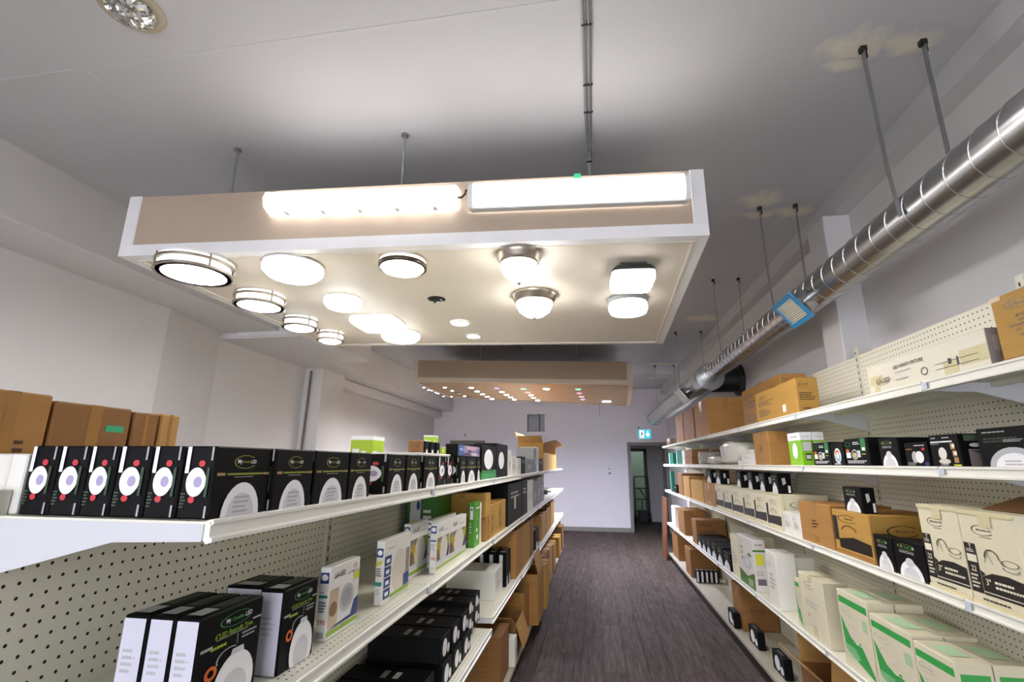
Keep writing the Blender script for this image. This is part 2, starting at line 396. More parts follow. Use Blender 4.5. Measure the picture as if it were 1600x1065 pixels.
# second door frame behind the left shelving
dx0, dx1 = Xat(704, YB, 2.1), Xat(758, YB, 2.1); dz = Zat(688, (dx0+dx1)/2, YB)
d2 = struct(MB().box(dx0+.07, dx1-.07, YB-.012, YB, 0, dz-.07).build('door_2', mat('door_leaf_grey', '8d8b8a', .5)))
for x0, x1, z0, z1 in ((dx0, dx0+.07, 0, dz-.07), (dx1-.07, dx1, 0, dz-.07), (dx0, dx1, dz-.07, dz)):
    MB().box(x0, x1, YB-.05, YB, z0, z1, b=.004).build('door_frame', GREYF, d2)
# hatch
hw = struct(MB().box(hx0, hx1, YB+.1, YB+.11, hz0, hz1).build('window_1', mat('hatch_panel', 'a9aab2', .35)))
for x0, x1, z0, z1 in ((hx0-.03, hx0, hz0-.03, hz1+.03), (hx1, hx1+.03, hz0-.03, hz1+.03), (hx0, hx1, hz1, hz1+.03), (hx0, hx1, hz0-.045, hz0)):
    MB().box(x0, x1, YB-.012, YB+.1, z0, z1, b=.003).build('window_frame', WHITEP, hw)
for x0, x1 in ((hx0+.0, hx0+.015), (hx0+.3, hx0+.325), (hx1-.015, hx1)):
    MB().box(x0, x1, YB+.07, YB+.1, hz0, hz1).build('window_bar', mat('hatch_bar', '5c5d63', .4), hw)
# corridor behind the door
struct(MB().box(.62, .74, YB+.12, 17.05, 0, 2.7).build('wall_corridor_left', WALL))
struct(MB().box(1.95, 2.07, YB+.12, 17.05, 0, 2.7).build('wall_corridor_right', WALL))
struct(MB().box(.62, 2.07, YB+.12, 17.2, 2.7, 2.8).build('ceiling_corridor', CEIL))
wc = MB()
for x0, x1, z0, z1 in ((1.52, 1.95, 0, 2.7), (.74, 1.52, 2.02, 2.7)):
    wc.box(x0, x1, 15.2, 15.32, z0, z1)
struct(wc.build('wall_corridor_end', WALL))
d3 = struct(MB().box(1.44, 1.52, 15.15, 15.34, 0, 2.02, b=.005).build('door_3', mat('door_frame_dark', '4b4a4a', .5)))
MB().box(.74, 1.52, 15.15, 15.34, 1.95, 2.03, b=.005).build('door_head', MATS['door_frame_dark'], d3)
struct(MB().box(.6, 1.9, 16.95, 17.05, 0, 2.7).build('wall_storeroom', mat('pale_green_wall', 'b9cbbd', .7)))

t = thing('added_storeroom_lamp', 'unseen round ceiling lamp added in the storeroom beyond the corridor', 'ceiling lamp', (1.2, 16.2, 2.7))  # added lamp, out of view, to light the dark storeroom
MB().lathe([(.15, 0), (.14, -.04), (.08, -.06), (.001, -.065)], n=24).build('diffuser', mat('glow_store', 'ffffff', .3, emit=(.85, 1, .9), strength=5.0), t)
# ---- shop front added unseen behind the camera for near brightness: three panes of daylight
wf = MB(); PX = [(-3.6, -1.5), (-1.2, .0), (.3, 1.6)]
xs = [-4.4]+[v for p in PX for v in p]+[2.1]
for k in range(0, len(xs), 2): wf.box(xs[k], xs[k+1], YF-.12, YF, 0, CZ)
for a, b in PX: wf.box(a, b, YF-.12, YF, 2.75, CZ); wf.box(a, b, YF-.12, YF, 0, .25)
struct(wf.build('wall_front', WALL))
glass = bpy.data.materials.new('window_glass'); glass.use_nodes = True
nt = glass.node_tree; nt.nodes.clear()
go = nt.nodes.new('ShaderNodeOutputMaterial'); gm = nt.nodes.new('ShaderNodeMixShader'); gt = nt.nodes.new('ShaderNodeBsdfTransparent'); gg = nt.nodes.new('ShaderNodeBsdfGlossy')
gg.inputs['Roughness'].default_value = .02; gm.inputs[0].default_value = .08
nt.links.new(gt.outputs[0], gm.inputs[1]); nt.links.new(gg.outputs[0], gm.inputs[2]); nt.links.new(gm.outputs[0], go.inputs[0])
for k, (a, b) in enumerate(PX):
    w = struct(MB().box(a, b, YF-.07, YF-.06, .25, 2.75).build('window_%d' % (k+2), glass))
    for x0, x1, z0, z1 in ((a, a+.05, .25, 2.75), (b-.05, b, .25, 2.75), (a, b, 2.7, 2.75), (a, b, .25, .3)):
        MB().box(x0, x1, YF-.1, YF-.03, z0, z1).build('window_frame', GREYF, w)

# ================================================================== SHELVING
XF, XPR = 1.2, 1.59
JR = [0.805+1.195*k for k in range(8)]
ZR = [1.897, 1.594, 1.17, 0.638]
JL = [0.78, 1.98, 3.18, 4.38, 5.58, 6.78, 7.98, 8.87, 9.75]
ZL = [1.50, 1.142, 0.64]
def xl(y): return -0.65+0.005*y
DECK = mat('shaded_deck_enamel', 'b4ad9b', .45, var=.06, scale=5)  # enamel darkened to stand in for the shade under the shelves
CLIP = mat('price_clip', 'cfd6e2', .25)
RAILP = [(0.0, 0.004), (0.004, 0.002), (0.004, -0.004), (-0.001, -0.007), (-0.001, -0.024), (0.005, -0.027), (0.005, -0.033), (-0.006, -0.036), (-0.012, -0.03), (-0.012, 0.0)]
def shelf(parent, s, x, depth, y0, y1, z, rail=True, bracket=True):
    """s=+1: aisle lies towards +x. Mesh origin on the front edge"""
    L = y1-y0
    me = MB()
    me.box(-depth*s, 0, 0.001, L-.001, -.004, 0)
    me.box(-.014*s, -.008*s, .006, L-.006, -.03, -.004); me.box(-depth*s+.002*s, -depth*s+.01*s, .006, L-.006, -.03, -.004)
    me.box(-depth*s*.6, -depth*s*.55, .006, L-.006, -.022, -.004)
    o = me.build('shelf', SHELF, parent, (x, y0, z))
    if rail:
        r = MB().prismY([(p[0]*s, p[1]) for p in RAILP], .004, L-.004)
        ro = r.build('price_rail', RAIL, o)
        MB().box(.0045*s, .0065*s, L-.03, L-.002, -.03, -.002, b=.0006).build('price_clip', CLIP, o)
    else:
        MB().box(-.006*s, .003*s, .002, L-.002, -.022, .001, b=.001).build('front_edge', UPR, o)
    if bracket:
        for yy in ((0.001, .004), (L-.004, L-.001)):
            MB().prismY([(-.012*s, -.004), (-.012*s, -.032), (-depth*s*.42, -.038), (-depth*s, -.105), (-depth*s, -.004)], *yy).build('bracket', BRKT, o)
    return o
def gondola(name, label, s, xfun, depth, J, Zs, ptop, rails, both=False, deckx=0):
    g = thing(name, label, 'shelving', (0, 0, 0))
    for k in range(len(J)-1):
        y0, y1 = J[k], J[k+1]; x = xfun((y0+y1)/2); xb = x-s*depth
        me = MB().box(-s*.008, 0, .022, y1-y0-.022, 0, ptop-.14)
        me.build('pegboard', PEG, g, (xb, y0, .14))
        for li, z in enumerate(Zs(k)):
            shelf(g, s, x, depth, y0, y1, z, rails(li, k))
        # base deck and kick plate
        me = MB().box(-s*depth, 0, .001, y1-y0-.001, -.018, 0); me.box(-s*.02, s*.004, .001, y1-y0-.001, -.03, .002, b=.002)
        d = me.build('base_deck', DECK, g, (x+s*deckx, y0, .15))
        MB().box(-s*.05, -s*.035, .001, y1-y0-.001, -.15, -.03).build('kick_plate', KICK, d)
        if both:
            me = MB().box(-s*depth, 0, .001, y1-y0-.001, -.03, 0); me.build('rear_shelf', SHELF, g, (xb-s*.03, y0, Zs(k)[0]-.0))
            MB().box(-s*depth, 0, .001, y1-y0-.001, -.018, 0).build('rear_deck', SHELF, g, (xb-s*.03, y0, .15))
    for k, y in enumerate(J):
        x = xfun(y)-s*depth
        u = MB().box(-s*.03, s*.002, -.019, .019, 0, ptop+.055, b=.002).build('upright', UPR, g, (x, y, 0))
        sl = MB()
        z = .25
        while z < ptop+.03:
            sl.box(s*.0021, s*.0035, -.003, .003, z, z+.016); z += .04
        q = sl.build('upright_slots', SLOT, u); q['kind'] = 'stuff'
        for f in ((0, .04),):
            MB().box(-s*.01, s*(depth-.04), -.018, .018, 0, .06).build('foot', UPR, u)
    return g
gR = gondola('gondola_shelving', 'cream metal shelving run with pegboard back along the right wall under the duct', -1, lambda y: XF, XPR-XF, JR,
             lambda k: ZR, 2.24, lambda li, k: not (li == 0 and k > 3))
gL = gondola('gondola_shelving', 'cream metal shelving run with pegboard back on the left of the aisle', 1, xl, 0.44, JL,
             lambda k: [ZL[0], ZL[1], ZL[2] if k < 2 else .70], 1.49, lambda li, k: k < 3 or li != 0, both=True)

# ================================================================== DUCT
DX, DZ, DR = 1.39, 2.64, 0.10
DY0, DY1 = -1.5, 11.6
duct = thing('spiral_duct', 'long galvanised spiral air duct hanging under the ceiling on the right', 'duct', (DX, 0, DZ))
YS, R2, DZ2 = 6.05, .155, -.03        # past YS the duct is wider
MB().cyl((0, DY0, 0), (0, YS+.02, 0), DR, n=48).build('duct_tube', GALV, duct)
MB().cyl((0, YS, DZ2), (0, DY1, DZ2), R2, n=48).build('duct_tube', GALV, duct)
pitch = 0.125
for y0_, y1_, r_, zc in ((DY0, YS, DR, 0), (YS+.02, DY1-.1, R2, DZ2)):
    pts = []
    for i in range(int((y1_-y0_)/pitch*28)):
        a = 2*math.pi*i/28; pts.append((r_*1.005*math.cos(a), y0_+pitch*i/28, zc+r_*1.005*math.sin(a)))
    MB().tube(pts, .0028, 5).build('spiral_seam', SEAM, duct)
cap = MB(); prof = [(R2*1.03, 0), (R2*1.03, .12), (R2*.9, .16), (R2*.5, .2), (0.0, .215)]
for k in range(len(prof)-1):
    cap.cyl((0, DY1-.06+prof[k][1], DZ2), (0, DY1-.06+prof[k+1][1], DZ2), prof[k][0], max(prof[k+1][0], .001), n=32, caps=False)
cap.build('end_cap', GALV, duct)
# branch towards the wall with its collar
DKC = mat('dark_collar', '4a4b4c', .4, .8)
yb = YS+.28
MB().cyl((.05, yb, DZ2), (XR-DX-.03, yb, DZ2), R2*.95, n=32).build('branch_pipe', DKC, duct)
MB().cyl((XR-DX-.06, yb, DZ2), (XR-DX-.004, yb, DZ2), R2*1.25, n=32).build('wall_collar', DKC, duct)
MB().cyl((0, YS-.03, DZ2), (0, YS+.05, DZ2), R2*1.04, n=40).build('reducer_ring', GALV, duct)
# straps up to the ceiling, one pair at each hanger
def hanger(y, k):
    rr_ = DR if y < YS else R2; sp_ = .122 if y < YS else .175; zo = 0 if y < YS else DZ2
    h = thing('duct_hanger', ['near', 'second', 'third', 'fourth', 'farthest'][k]+' pair of metal straps hanging the spiral duct from the ceiling', 'hanger', (DX, y, DZ), group='duct straps')
    for sx in (-1, 1):
        m = MB(); r = rr_+.0075
        pl = [(sx*sp_, CZ-DZ), (sx*(sp_-.004), .2), (sx*r, zo+.02), (sx*r*.96, zo-.04)]
        for a, b in zip(pl[:-1], pl[1:]):
            m.add([(a[0], -.013, a[1]), (a[0], .013, a[1]), (b[0], .013, b[1]), (b[0], -.013, b[1]), (a[0]+.003*sx, -.013, a[1]), (a[0]+.003*sx, .013, a[1]), (b[0]+.003*sx, .013, b[1]), (b[0]+.003*sx, -.013, b[1])],
                  [(0, 1, 2, 3), (4, 7, 6, 5), (0, 4, 5, 1), (1, 5, 6, 2), (2, 6, 7, 3), (3, 7, 4, 0)])
        m.build('strap', GALVD, h)
        b2 = MB(); b2.box(sx*sp_-.014, sx*sp_+.014, -.014, .014, CZ-DZ-.03, CZ-DZ-.001, b=.003); b2.cyl((sx*sp_+.01, 0, CZ-DZ-.06), (sx*sp_+.01, 0, CZ-DZ-.02), .006, n=8)
        b2.build('anchor', mat('anchor_dark', '3c3a38', .4, .6), h)
for k, y in enumerate((2.07, 3.52, 5.0, 7.1, 9.6)): hanger(y, k)
# registers
def register(py_, size, blue, label, a=math.radians(52), off=0):
    n = Vector((-math.sin(a), 0, -math.cos(a))); t = Vector((math.cos(a), 0, -math.sin(a)))
    r = obj('air_register', None, duct, tuple(Vector((0, py_, 0))+n*off)); r['label'] = label
    MB().cyl(n*.06, n*.17, DR*.72, n=24).build('collar', GALV, r)
    w, l = size
    bo = MB(); q = []
    for dd, sc_ in ((.15, .62), (.2, 1.0)):
        for sa, sb in ((-1, -1), (1, -1), (1, 1), (-1, 1)):
            q.append(n*dd+t*(sa*w/2*sc_)+Vector((0, sb*l/2*sc_, 0)))
    bo.add(q, [(3, 2, 1, 0), (4, 5, 6, 7), (0, 1, 5, 4), (1, 2, 6, 5), (2, 3, 7, 6), (3, 0, 4, 7)]); bo.build('boot', GALV, r)
    fr = MB()
    def bar(a0, a1, b0, b1, d0, d1, m=fr):
        vs_ = [n*d+t*aa+Vector((0, bb, 0)) for d in (d0, d1) for aa, bb in ((a0, b0), (a1, b0), (a1, b1), (a0, b1))]
        m.add(vs_, [(3, 2, 1, 0), (4, 5, 6, 7), (0, 1, 5, 4), (1, 2, 6, 5), (2, 3, 7, 6), (3, 0, 4, 7)])
    W, LL, e = w*.56, l*.56, .028
    bar(-W, W, -LL, -LL+e, .2, .212); bar(-W, W, LL-e, LL, .2, .212); bar(-W, -W+e, -LL+e, LL-e, .2, .212); bar(W-e, W, -LL+e, LL-e, .2, .212)
    fr.build('grille_frame', BLUET if blue else GALV, r)
    k = int((2*W-2*e)/.012)
    for i in range(k):
        sm_ = MB(); x = -W+e+(i+.5)*(2*W-2*e)/k
        bar(x-.0035, x+.0035, -LL+e, LL-e, .2, .209, sm_); sm_.build('slat', mat('grille_slat', 'd9d3bd', .5), r)
register(Yat(1238, DX-.16, DZ-.12), (.17, .25), True, 'square air grille edged with blue tape on the underside of the duct')
register(Yat(1070, DX-.16, DZ-.12), (.2, .34), False, 'small plain metal air outlet on the far wide part of the duct', off=.055)

# ================================================================== HANGING DISPLAY PANELS
A1, B1, C1, D1_ = Vector((-2.566, 2.136)), Vector((.593, 2.344)), Vector((.668, 4.623)), Vector((-2.565, 4.298))
def inset(poly, e):
    c = sum(poly, Vector((0, 0)))/4; out = []
    n = len(poly)
    for i in range(n):
        p = poly[i]; a = (poly[(i+1) % n]-p).normalized(); b = (poly[i-1]-p).normalized()
        out.append(p+(a+b)*e)
    return out
def panel(name, label, poly, zb, zt, rods, tilt=None, board=FASC, TRIMW=TRIMW, UNDER=UNDER):
    p = thing(name, label, 'display panel', (0, 0, 0))
    Z = tilt or (lambda x, y: 0.0)
    def pr(pl, z0, z1):
        n = len(pl); vs_ = [(q[0], q[1], z0+Z(q[0], q[1])) for q in pl]+[(q[0], q[1], z1+Z(q[0], q[1])) for q in pl]
        return MB().add(vs_, [tuple(range(n-1, -1, -1)), tuple(range(n, 2*n))]+[(i, (i+1) % n, n+(i+1) % n, n+i) for i in range(n)])
    pr(inset(poly, .004), zb, zb+.018).build('underside_board', UNDER, p)
    inn = inset(poly, .02); out6 = inset(poly, -.006)
    for i in range(4):
        j = (i+1) % 4
        pr([poly[i], poly[j], inn[j], inn[i]], zb+.0185, zt).build('fascia_board', board, p)
        pr([out6[i], out6[j], poly[j], poly[i]], zb-.004, zb+.062).build('bottom_trim', TRIMW, p)
        a = (poly[j]-poly[i]).normalized(); e = .065
        pr([out6[i], out6[i]+a*e, poly[i]+a*e, poly[i]], zb+.0625, zt+.002).build('corner_trim', TRIMW, p)
        pr([out6[j]-a*e, out6[j], poly[j], poly[j]-a*e], zb+.0625, zt+.002).build('corner_trim', TRIMW, p)
        in2 = inset(poly, .055); in3 = inset(poly, .068)
        pr([poly[i], poly[j], in2[j], in2[i]], zb-.004, zb-.0005).build('border_strip', TRIMW if i != 0 else TRIMW, p)
        pr([in2[i], in2[j], in3[j], in3[i]], zb-.008, zb-.0005).build('bead', UNDER, p)
    for x, y in rods:
        MB().cyl((x, y, zb+.02), (x, y, CZ), .007, n=8).build('hanger_rod', GALVD, p)
        MB().cyl((x, y, CZ-.012), (x, y, CZ), .022, n=10).build('rod_plate', GALVD, p)
    return p
ZB1 = 2.70
panel('hanging_display_panel', 'large beige hanging panel near the camera carrying the lit sample lamps', [A1, B1, C1, D1_], ZB1, 3.061,
      [(-2.088, 2.311), (-1.024, 2.335), (.03, 2.68), (-2.0, 4.1), (.3, 4.3)])
# far panel hangs a little lower on its right
P2 = [Vector((-2.667, 7.0)), Vector((.564, 7.0)), Vector((.70, 9.6)), Vector((-2.64, 8.9))]
tl = lambda x, y: 0.055*(1-2*(x+2.667)/3.231)
ZB2 = 2.735
panel('hanging_display_panel', 'far beige hanging panel dotted with rows of small spotlights', P2, ZB2, 3.06,
      [(-1.7, 7.3), (-.2, 7.3), (-1.7, 8.6), (-.2, 8.8)], tl, BEIGE, TRIMB, BEIGE)
tag(MB().tube([(-1.35, 6.6, 3.43), (-1.2, 6.75, 3.36), (-1.05, 6.9, 3.30), (-1.0, 6.98, 3.2)], .006, 6).build('hanging_cable', BLACK), 'loose black cable drooping over the front of the far panel', 'cable')

# green tape on the front fascia and screw heads are print-thin
def on_front(px, py, lift=.0):
    n = Vector((B1.y-A1.y, -(B1.x-A1.x), 0)).normalized()
    d = ray(px, py); p0 = Vector((A1.x, A1.y, 0))+n*lift
    t = n.dot(p0-Vector((0, 0, H)))/n.dot(d); return Vector((0, 0, H))+d*t
fa = math.atan2(B1.y-A1.y, B1.x-A1.x)
q = on_front(902, 278); tag(MB().box(-.018, .018, -.008, -.0066, -.018, .022).build('tape_piece', mat('green_tape', '39b07c', .4), None, tuple(q), fa), 'small strip of green tape on top edge of near panel', 'tape')

# ================================================================== LAMPS ON THE PANELS
def glow(name, col, s): return mat('glow_'+name, 'ffffff' if s > 1.5 else '101010', .3, emit=col, strength=s*LUM)
COOL, NEUT, WARM, DAY, BLUISH = (1, .975, .95), (1, .94, .85), (1, .82, .6), (.88, .94, 1), (.74, .79, 1)
ORD3 = ['first', 'second', 'third']
def soft(col, k=1.0): return mat('glow_side_%d_%d' % (int(col[2]*1000), int(k*100)), 'ffffff', .35, emit=col, strength=k)
def spot_on(px, py, z): return onZ(px, py, z)
def drum(px, py, pw, colr, s, label):       # drum lamp with two metal bands
    z = ZB1-.085; c = spot_on(px, py, z); r = (spot_on(px+pw/2, py, z)-spot_on(px-pw/2, py, z)).length/2*.97
    t = thing('drum_ceiling_lamp', label, 'ceiling lamp', (c.x, c.y, ZB1-(.009 if py < 440 else .001)), group='banded drum lamps on the near panel')
    MB().lathe([(r*.9, -.006), (r*.9, -.06), (r*.88, -.08)], n=40).build('side_diffuser', soft(colr), t)
    MB().lathe([(r*.88, -.08), (r*.6, -.096), (0.001, -.1)], n=40).build('diffuser', glow(label[:20], colr, s), t)
    MB().lathe([(r*.97, 0), (r*.97, -.006), (0.001, -.006)][::-1], n=32).build('mounting_plate', WHITEP, t)
    for zz in (-.028, -.078):
        MB().lathe([(r*.93, zz-.006), (r, zz-.006), (r, zz+.006), (r*.93, zz+.006), (r*.93, zz-.006)], n=40).build('metal_band', NICK, t)
    for k in range(4):
        a = math.pi/4+k*math.pi/2+.3
        MB().cyl((r*.965*math.cos(a), r*.965*math.sin(a), -.084), (r*.965*math.cos(a), r*.965*math.sin(a), -.004), .006, n=8).build('band_post', NICK, t)
drum(304, 428, 112, COOL, 11, 'largest banded drum lamp at the near left corner of the near panel')
drum(405, 479, 77, NEUT, 11, 'second largest banded drum lamp on the left edge of the near panel')
drum(468, 513, 54, DAY, 11, 'third banded drum lamp with cool light on the left edge of the near panel')
drum(516, 533, 42, WARM, 11, 'smallest banded drum lamp with warm light at the far left panel corner')
def dome(px, py, pw, colr, s, label, hgt=.08, ring=None, sq=None):
    z = ZB1-.04; c = spot_on(px, py, z); r = (spot_on(px+pw/2, py, z)-spot_on(px-pw/2, py, z)).length/2
    t = thing('flush_dome_lamp', label, 'ceiling lamp', (c.x, c.y, ZB1-(.009 if py < 440 else .001)))
    MB().lathe([(r*.98, -.008), (r, -.02), (r*.97, -hgt*.5)], n=40, sq=sq).build('side_diffuser', soft(colr), t)
    MB().lathe([(r*.97, -hgt*.5), (r*.82, -hgt*.82), (r*.5, -hgt), (.001, -hgt*1.06)], n=40, sq=sq).build('diffuser', glow(label[:24], colr, s), t)
    MB().lathe([(r*1.0, 0), (r*1.0, -.008), (.001, -.008)][::-1], n=32, sq=sq).build('base_plate', WHITEP, t)
    if ring:
        MB().lathe([(r*.8, -hgt*.62), (r*1.03, -hgt*.62), (r*1.03, -hgt*.3), (r*.95, -hgt*.3), (r*.8, -hgt*.62)], n=40).build('metal_ring', ring, t)
dome(458, 423, 90, COOL, 7, 'large plain white dome lamp in the front row of the near panel')
dome(536, 475, 58, DAY, 7, 'medium plain white dome lamp left of the dark ceiling hole')
dome(629, 416, 72, WARM, 9, 'warm dome lamp with a bronze ring in the front row', .07, BRONZ)
dome(591, 508, 74, COOL, 6, 'square puffed white lamp at the back of the near panel', .075, sq=5)
dome(626, 527, 60, COOL, 6, 'round white dome lamp on the far edge of the near panel')
def bowl(px, py, pw, label, colr):
    z = ZB1-.02; c = spot_on(px, py, z); r = (spot_on(px+pw/2, py, z)-spot_on(px-pw/2, py, z)).length/2
    t = thing('bowl_ceiling_lamp', label, 'ceiling lamp', (c.x, c.y, ZB1-(.009 if py < 420 else .001)), group='nickel bowl lamps')
    MB().lathe([(r, 0), (r, -.012), (r*.95, -.02), (r*.93, -.032), (r*.88, -.04), (r*.86, -.052), (r*.8, -.056)], n=40).build('metal_pan', NICK, t)
    MB().lathe([(r*.8, -.05), (r*.79, -.075), (r*.66, -.115), (r*.4, -.145), (.001, -.156)], n=40).build('glass_bowl', glow('bowl'+label[:8], colr, 11.5), t)
    MB().lathe([(.009, -.15), (.013, -.16), (.008, -.168), (.001, -.175)], n=14).build('finial', NICK, t)
bowl(811, 401, 71, 'nickel rimmed glass bowl lamp in the front row of the near panel', COOL)
bowl(835, 465, 71, 'nickel rimmed glass bowl lamp behind the front one on the near panel', NEUT)
c = spot_on(987, 427, ZB1-.04); t = thing('canopy_lamp', 'square dark housed canopy lamp at the right of the near panel', 'ceiling lamp', (c.x, c.y, ZB1-.001), fa)
MB().box(-.075, .075, -.075, .075, -.022, 0, b=.004).build('mounting_box', DARKB, t)
MB().lathe([(.125, -.06), (.12, -.045), (.1, -.022)], n=32, sq=7).build('housing', DARKB, t)
MB().lathe([(.12, -.061), (.118, -.1), (.107, -.122)], n=32, sq=7).build('side_lens', soft(COOL, 2.0), t)
MB().lathe([(.107, -.122), (.06, -.13), (.001, -.132)], n=32, sq=7).build('lens', glow('canopy', COOL, 25), t)
c = spot_on(981, 473, ZB1-.03); t = thing('round_canopy_lamp', 'round grey based jar lamp at the right of the near panel', 'ceiling lamp', (c.x, c.y, ZB1-.001))
MB().lathe([(.12, -.036), (.135, -.03), (.135, 0), (.001, 0)][::-1], n=36).build('base_ring', mat('grey_base', '8f9294', .45), t)
MB().lathe([(.128, -.037), (.132, -.075), (.12, -.1)], n=36).build('side_lens', soft(COOL, 2.0), t)
MB().lathe([(.12, -.1), (.08, -.109), (.001, -.111)], n=36).build('lens', glow('jar', COOL, 25), t)
def disc(px, py, z, r, colr, s, label, group, tilt=0, trim=WHITEP, name='recessed_light'):
    c = spot_on(px, py, z+tilt); t = thing(name, label, 'spotlight', (c.x, c.y, z+tilt), group=group)
    MB().lathe([(r, 0), (r*1.0, -.004), (r*.86, -.014), (r*.82, -.014), (r*.8, -.001)], n=24).build('trim_ring', trim, t)
    lz = 0 if s > 1.5 else -.016
    MB().lathe([(r*.8, lz-.002), (r*.5, lz-.0025), (.001, lz-.003)], n=24).build('lens', glow(name+label[:26], colr, s), t)
    return t
disc(719, 503, ZB1-.001, .085, NEUT, 30, 'larger recessed disc light with white trim on the near panel', 'recessed discs on the near panel')
disc(740, 524, ZB1-.001, .07, DAY, 30, 'smaller recessed disc light nearest the far edge of the near panel', 'recessed discs on the near panel')
# empty hole with wires
c = spot_on(682, 467, ZB1-.001); t = thing('wiring_hole', 'dark empty fixture hole with loose wires in the near panel', 'hole', (c.x, c.y, ZB1))
MB().lathe([(.062, -.0005), (.062, -.003), (.001, -.003)], n=24).build('hole_disc', INSIDE, t)
for k in range(4):
    a = k*1.7; MB().tube([(.03*math.cos(a), .03*math.sin(a), -.004), (.045*math.cos(a+.5), .04*math.sin(a+.6), -.02), (.015*math.cos(a+2), .03*math.sin(a+1.5), -.012)], .004, 6).build('wire', BLACK if k else WHITEP, t)
# third panel and dome lamps, added unseen behind the camera to brighten near shelves
P3 = [Vector((-2.6, -3.1)), Vector((.6, -3.1)), Vector((.6, -.75)), Vector((-2.6, -.75))]
panel('hanging_display_panel', 'unseen beige hanging panel with dome lamps, added in the front of the shop', P3, ZB1, 3.061, [(-2.0, -2.9), (0, -2.9), (-2.0, -.95), (0, -.95)])
for k in range(6):
    x, y = -1.3+.7*(k % 3), (-2.7, -1.9)[k//3]
    t = thing('flush_dome_lamp', '%s added dome lamp from the left in the %s row of the shop front panel' % (ORD3[k % 3], 'front' if k < 3 else 'back'), 'ceiling lamp', (x, y, ZB1-.001), group='added dome lamps of the front panel')
    MB().lathe([(.19, 0), (.195, -.02), (.19, -.04), (.16, -.066), (.1, -.08), (.001, -.085)], n=32).build('diffuser', glow('added_dome', (.92,.94,1), 4), t)
    MB().lathe([(.195, 0), (.195, -.008), (.001, -.008)][::-1], n=32).build('base_plate', WHITEP, t)
# two linear lamps on the front of the near panel
def linear(px0, py0, px1, py1, hpx, kind, label):
    a = on_front(px0, py0); b = on_front(px1, py1); c = (a+b)/2; L = (b-a).length
    z0 = on_front((px0+px1)/2, (py0+py1)/2+hpx/2).z; z1 = on_front((px0+px1)/2, (py0+py1)/2-hpx/2).z; hh = abs(z1-z0)/2
    t = thing('linear_wall_lamp', label, 'linear lamp', (c.x, c.y, (z0+z1)/2), math.atan2(b.y-a.y, b.x-a.x))
    inc = math.atan2(b.z-a.z, (b-a).to_2d().length); t.rotation_euler[1] = -inc
    if kind == 'round':
        prof = [(-.0065, -hh), (-.03, -hh), (-.07, -hh*.75), (-.085, 0), (-.07, hh*.75), (-.03, hh), (-.0065, hh)]
    else:
        prof = [(-.0065, -hh), (-.045, -hh*.97), (-.065, -hh*.6), (-.07, 0), (-.065, hh*.6), (-.045, hh*.97), (-.0065, hh)]
    m = MB(); n = len(prof)
    xs_ = [-L/2+.012, L/2-.012]
    m.add([(x, p[0], p[1]) for x in xs_ for p in prof], [(i, i+1, n+i+1, n+i) for i in range(n-1)]+[tuple(range(n-1, -1, -1)), tuple(range(n, 2*n))])
    m.build('diffuser', glow('lin'+kind, COOL, 2.5), t)
    for x in (-L/2, L/2):
        e = MB(); e.add([(x+sx, p[0]*1.03, p[1]*1.03) for sx in (-.012, .012) for p in prof], [(i, i+1, n+i+1, n+i) for i in range(n-1)]+[tuple(range(n-1, -1, -1)), tuple(range(n, 2*n))])
        e.build('end_cap', WHITEP if kind != 'round' else mat('lit_cap', 'ffffff', .4, emit=(1, .97, .93), strength=0.9), t)
    if kind == 'round':
        for i in range(5):
            x = -L/2+L*(i+.5)/5
            MB().box(x-.012, x+.012, -.05, -.012, -hh-.012, -hh+.004, b=.003).build('clip', WHITEP, t)
        MB().tube([(L/2+.01, -.02, 0), (L/2+.035, -.03, -.005), (L/2+.05, -.02, .02), (L/2+.052, -.008, .05)], .006, 8).build('power_lead', BLACK, t)
    else:
        MB().box(-L/2, L/2, -.045, -.0065, -hh-.008, -hh+.001).build('lower_edge', mat('lamp_edge', 'c8c8ca', .4), t)
linear(428, 322, 713, 312, 29, 'round', 'rounded tube lamp at the left of the near panel front')
linear(738, 312, 1070, 298, 39, 'flat', 'flat wide strip lamp at the right of the near panel front')

# small lights under the far panel
rows = {'left edge': [(662.3, 604.3), (669.5, 607.6), (674.5, 609.2), (681.5, 612.3), (684.6, 613.5), (693.5, 618.0), (706, 618.6)],
        'second': [(695.3, 604.2), (706.4, 609.2), (716, 613.5), (725.7, 617.9), (733.5, 620.2)],
        'third': [(736.4, 604.7), (745.6, 610.3), (753.7, 614.9), (761.4, 618.7), (768.7, 622.1)],
        'fourth': [(776.6, 605.4), (784.3, 611), (791.3, 615.8), (798.1, 619.7), (804, 623)],
        'fifth': [(817.9, 606.3), (824.3, 612.3), (830, 616.3), (833.8, 620.3), (840, 624.4)],
        'sixth': [(903.3, 606.8), (905.3, 612.9), (909, 618.3), (910.5, 622.9)]}
tint = {('fourth', 0): (.45, .2, 1), ('fifth', 0): (.05, 1, .5), ('fifth', 1): (1, .12, .18), ('sixth', 0): (.04, 1, .52), ('sixth', 1): (1, .2, .45), ('sixth', 2): (1, .38, .42), ('sixth', 3): (.35, .3, 1)}
ORD = ['first', 'second', 'third', 'fourth', 'fifth', 'sixth', 'seventh', 'eighth', 'ninth', 'tenth']
colname = {(.45, .2, 1): 'violet', (.05, 1, .5): 'green', (1, .12, .18): 'red', (.04, 1, .52): 'green', (1, .2, .45): 'pink', (1, .38, .42): 'pale red', (.35, .3, 1): 'blue violet'}
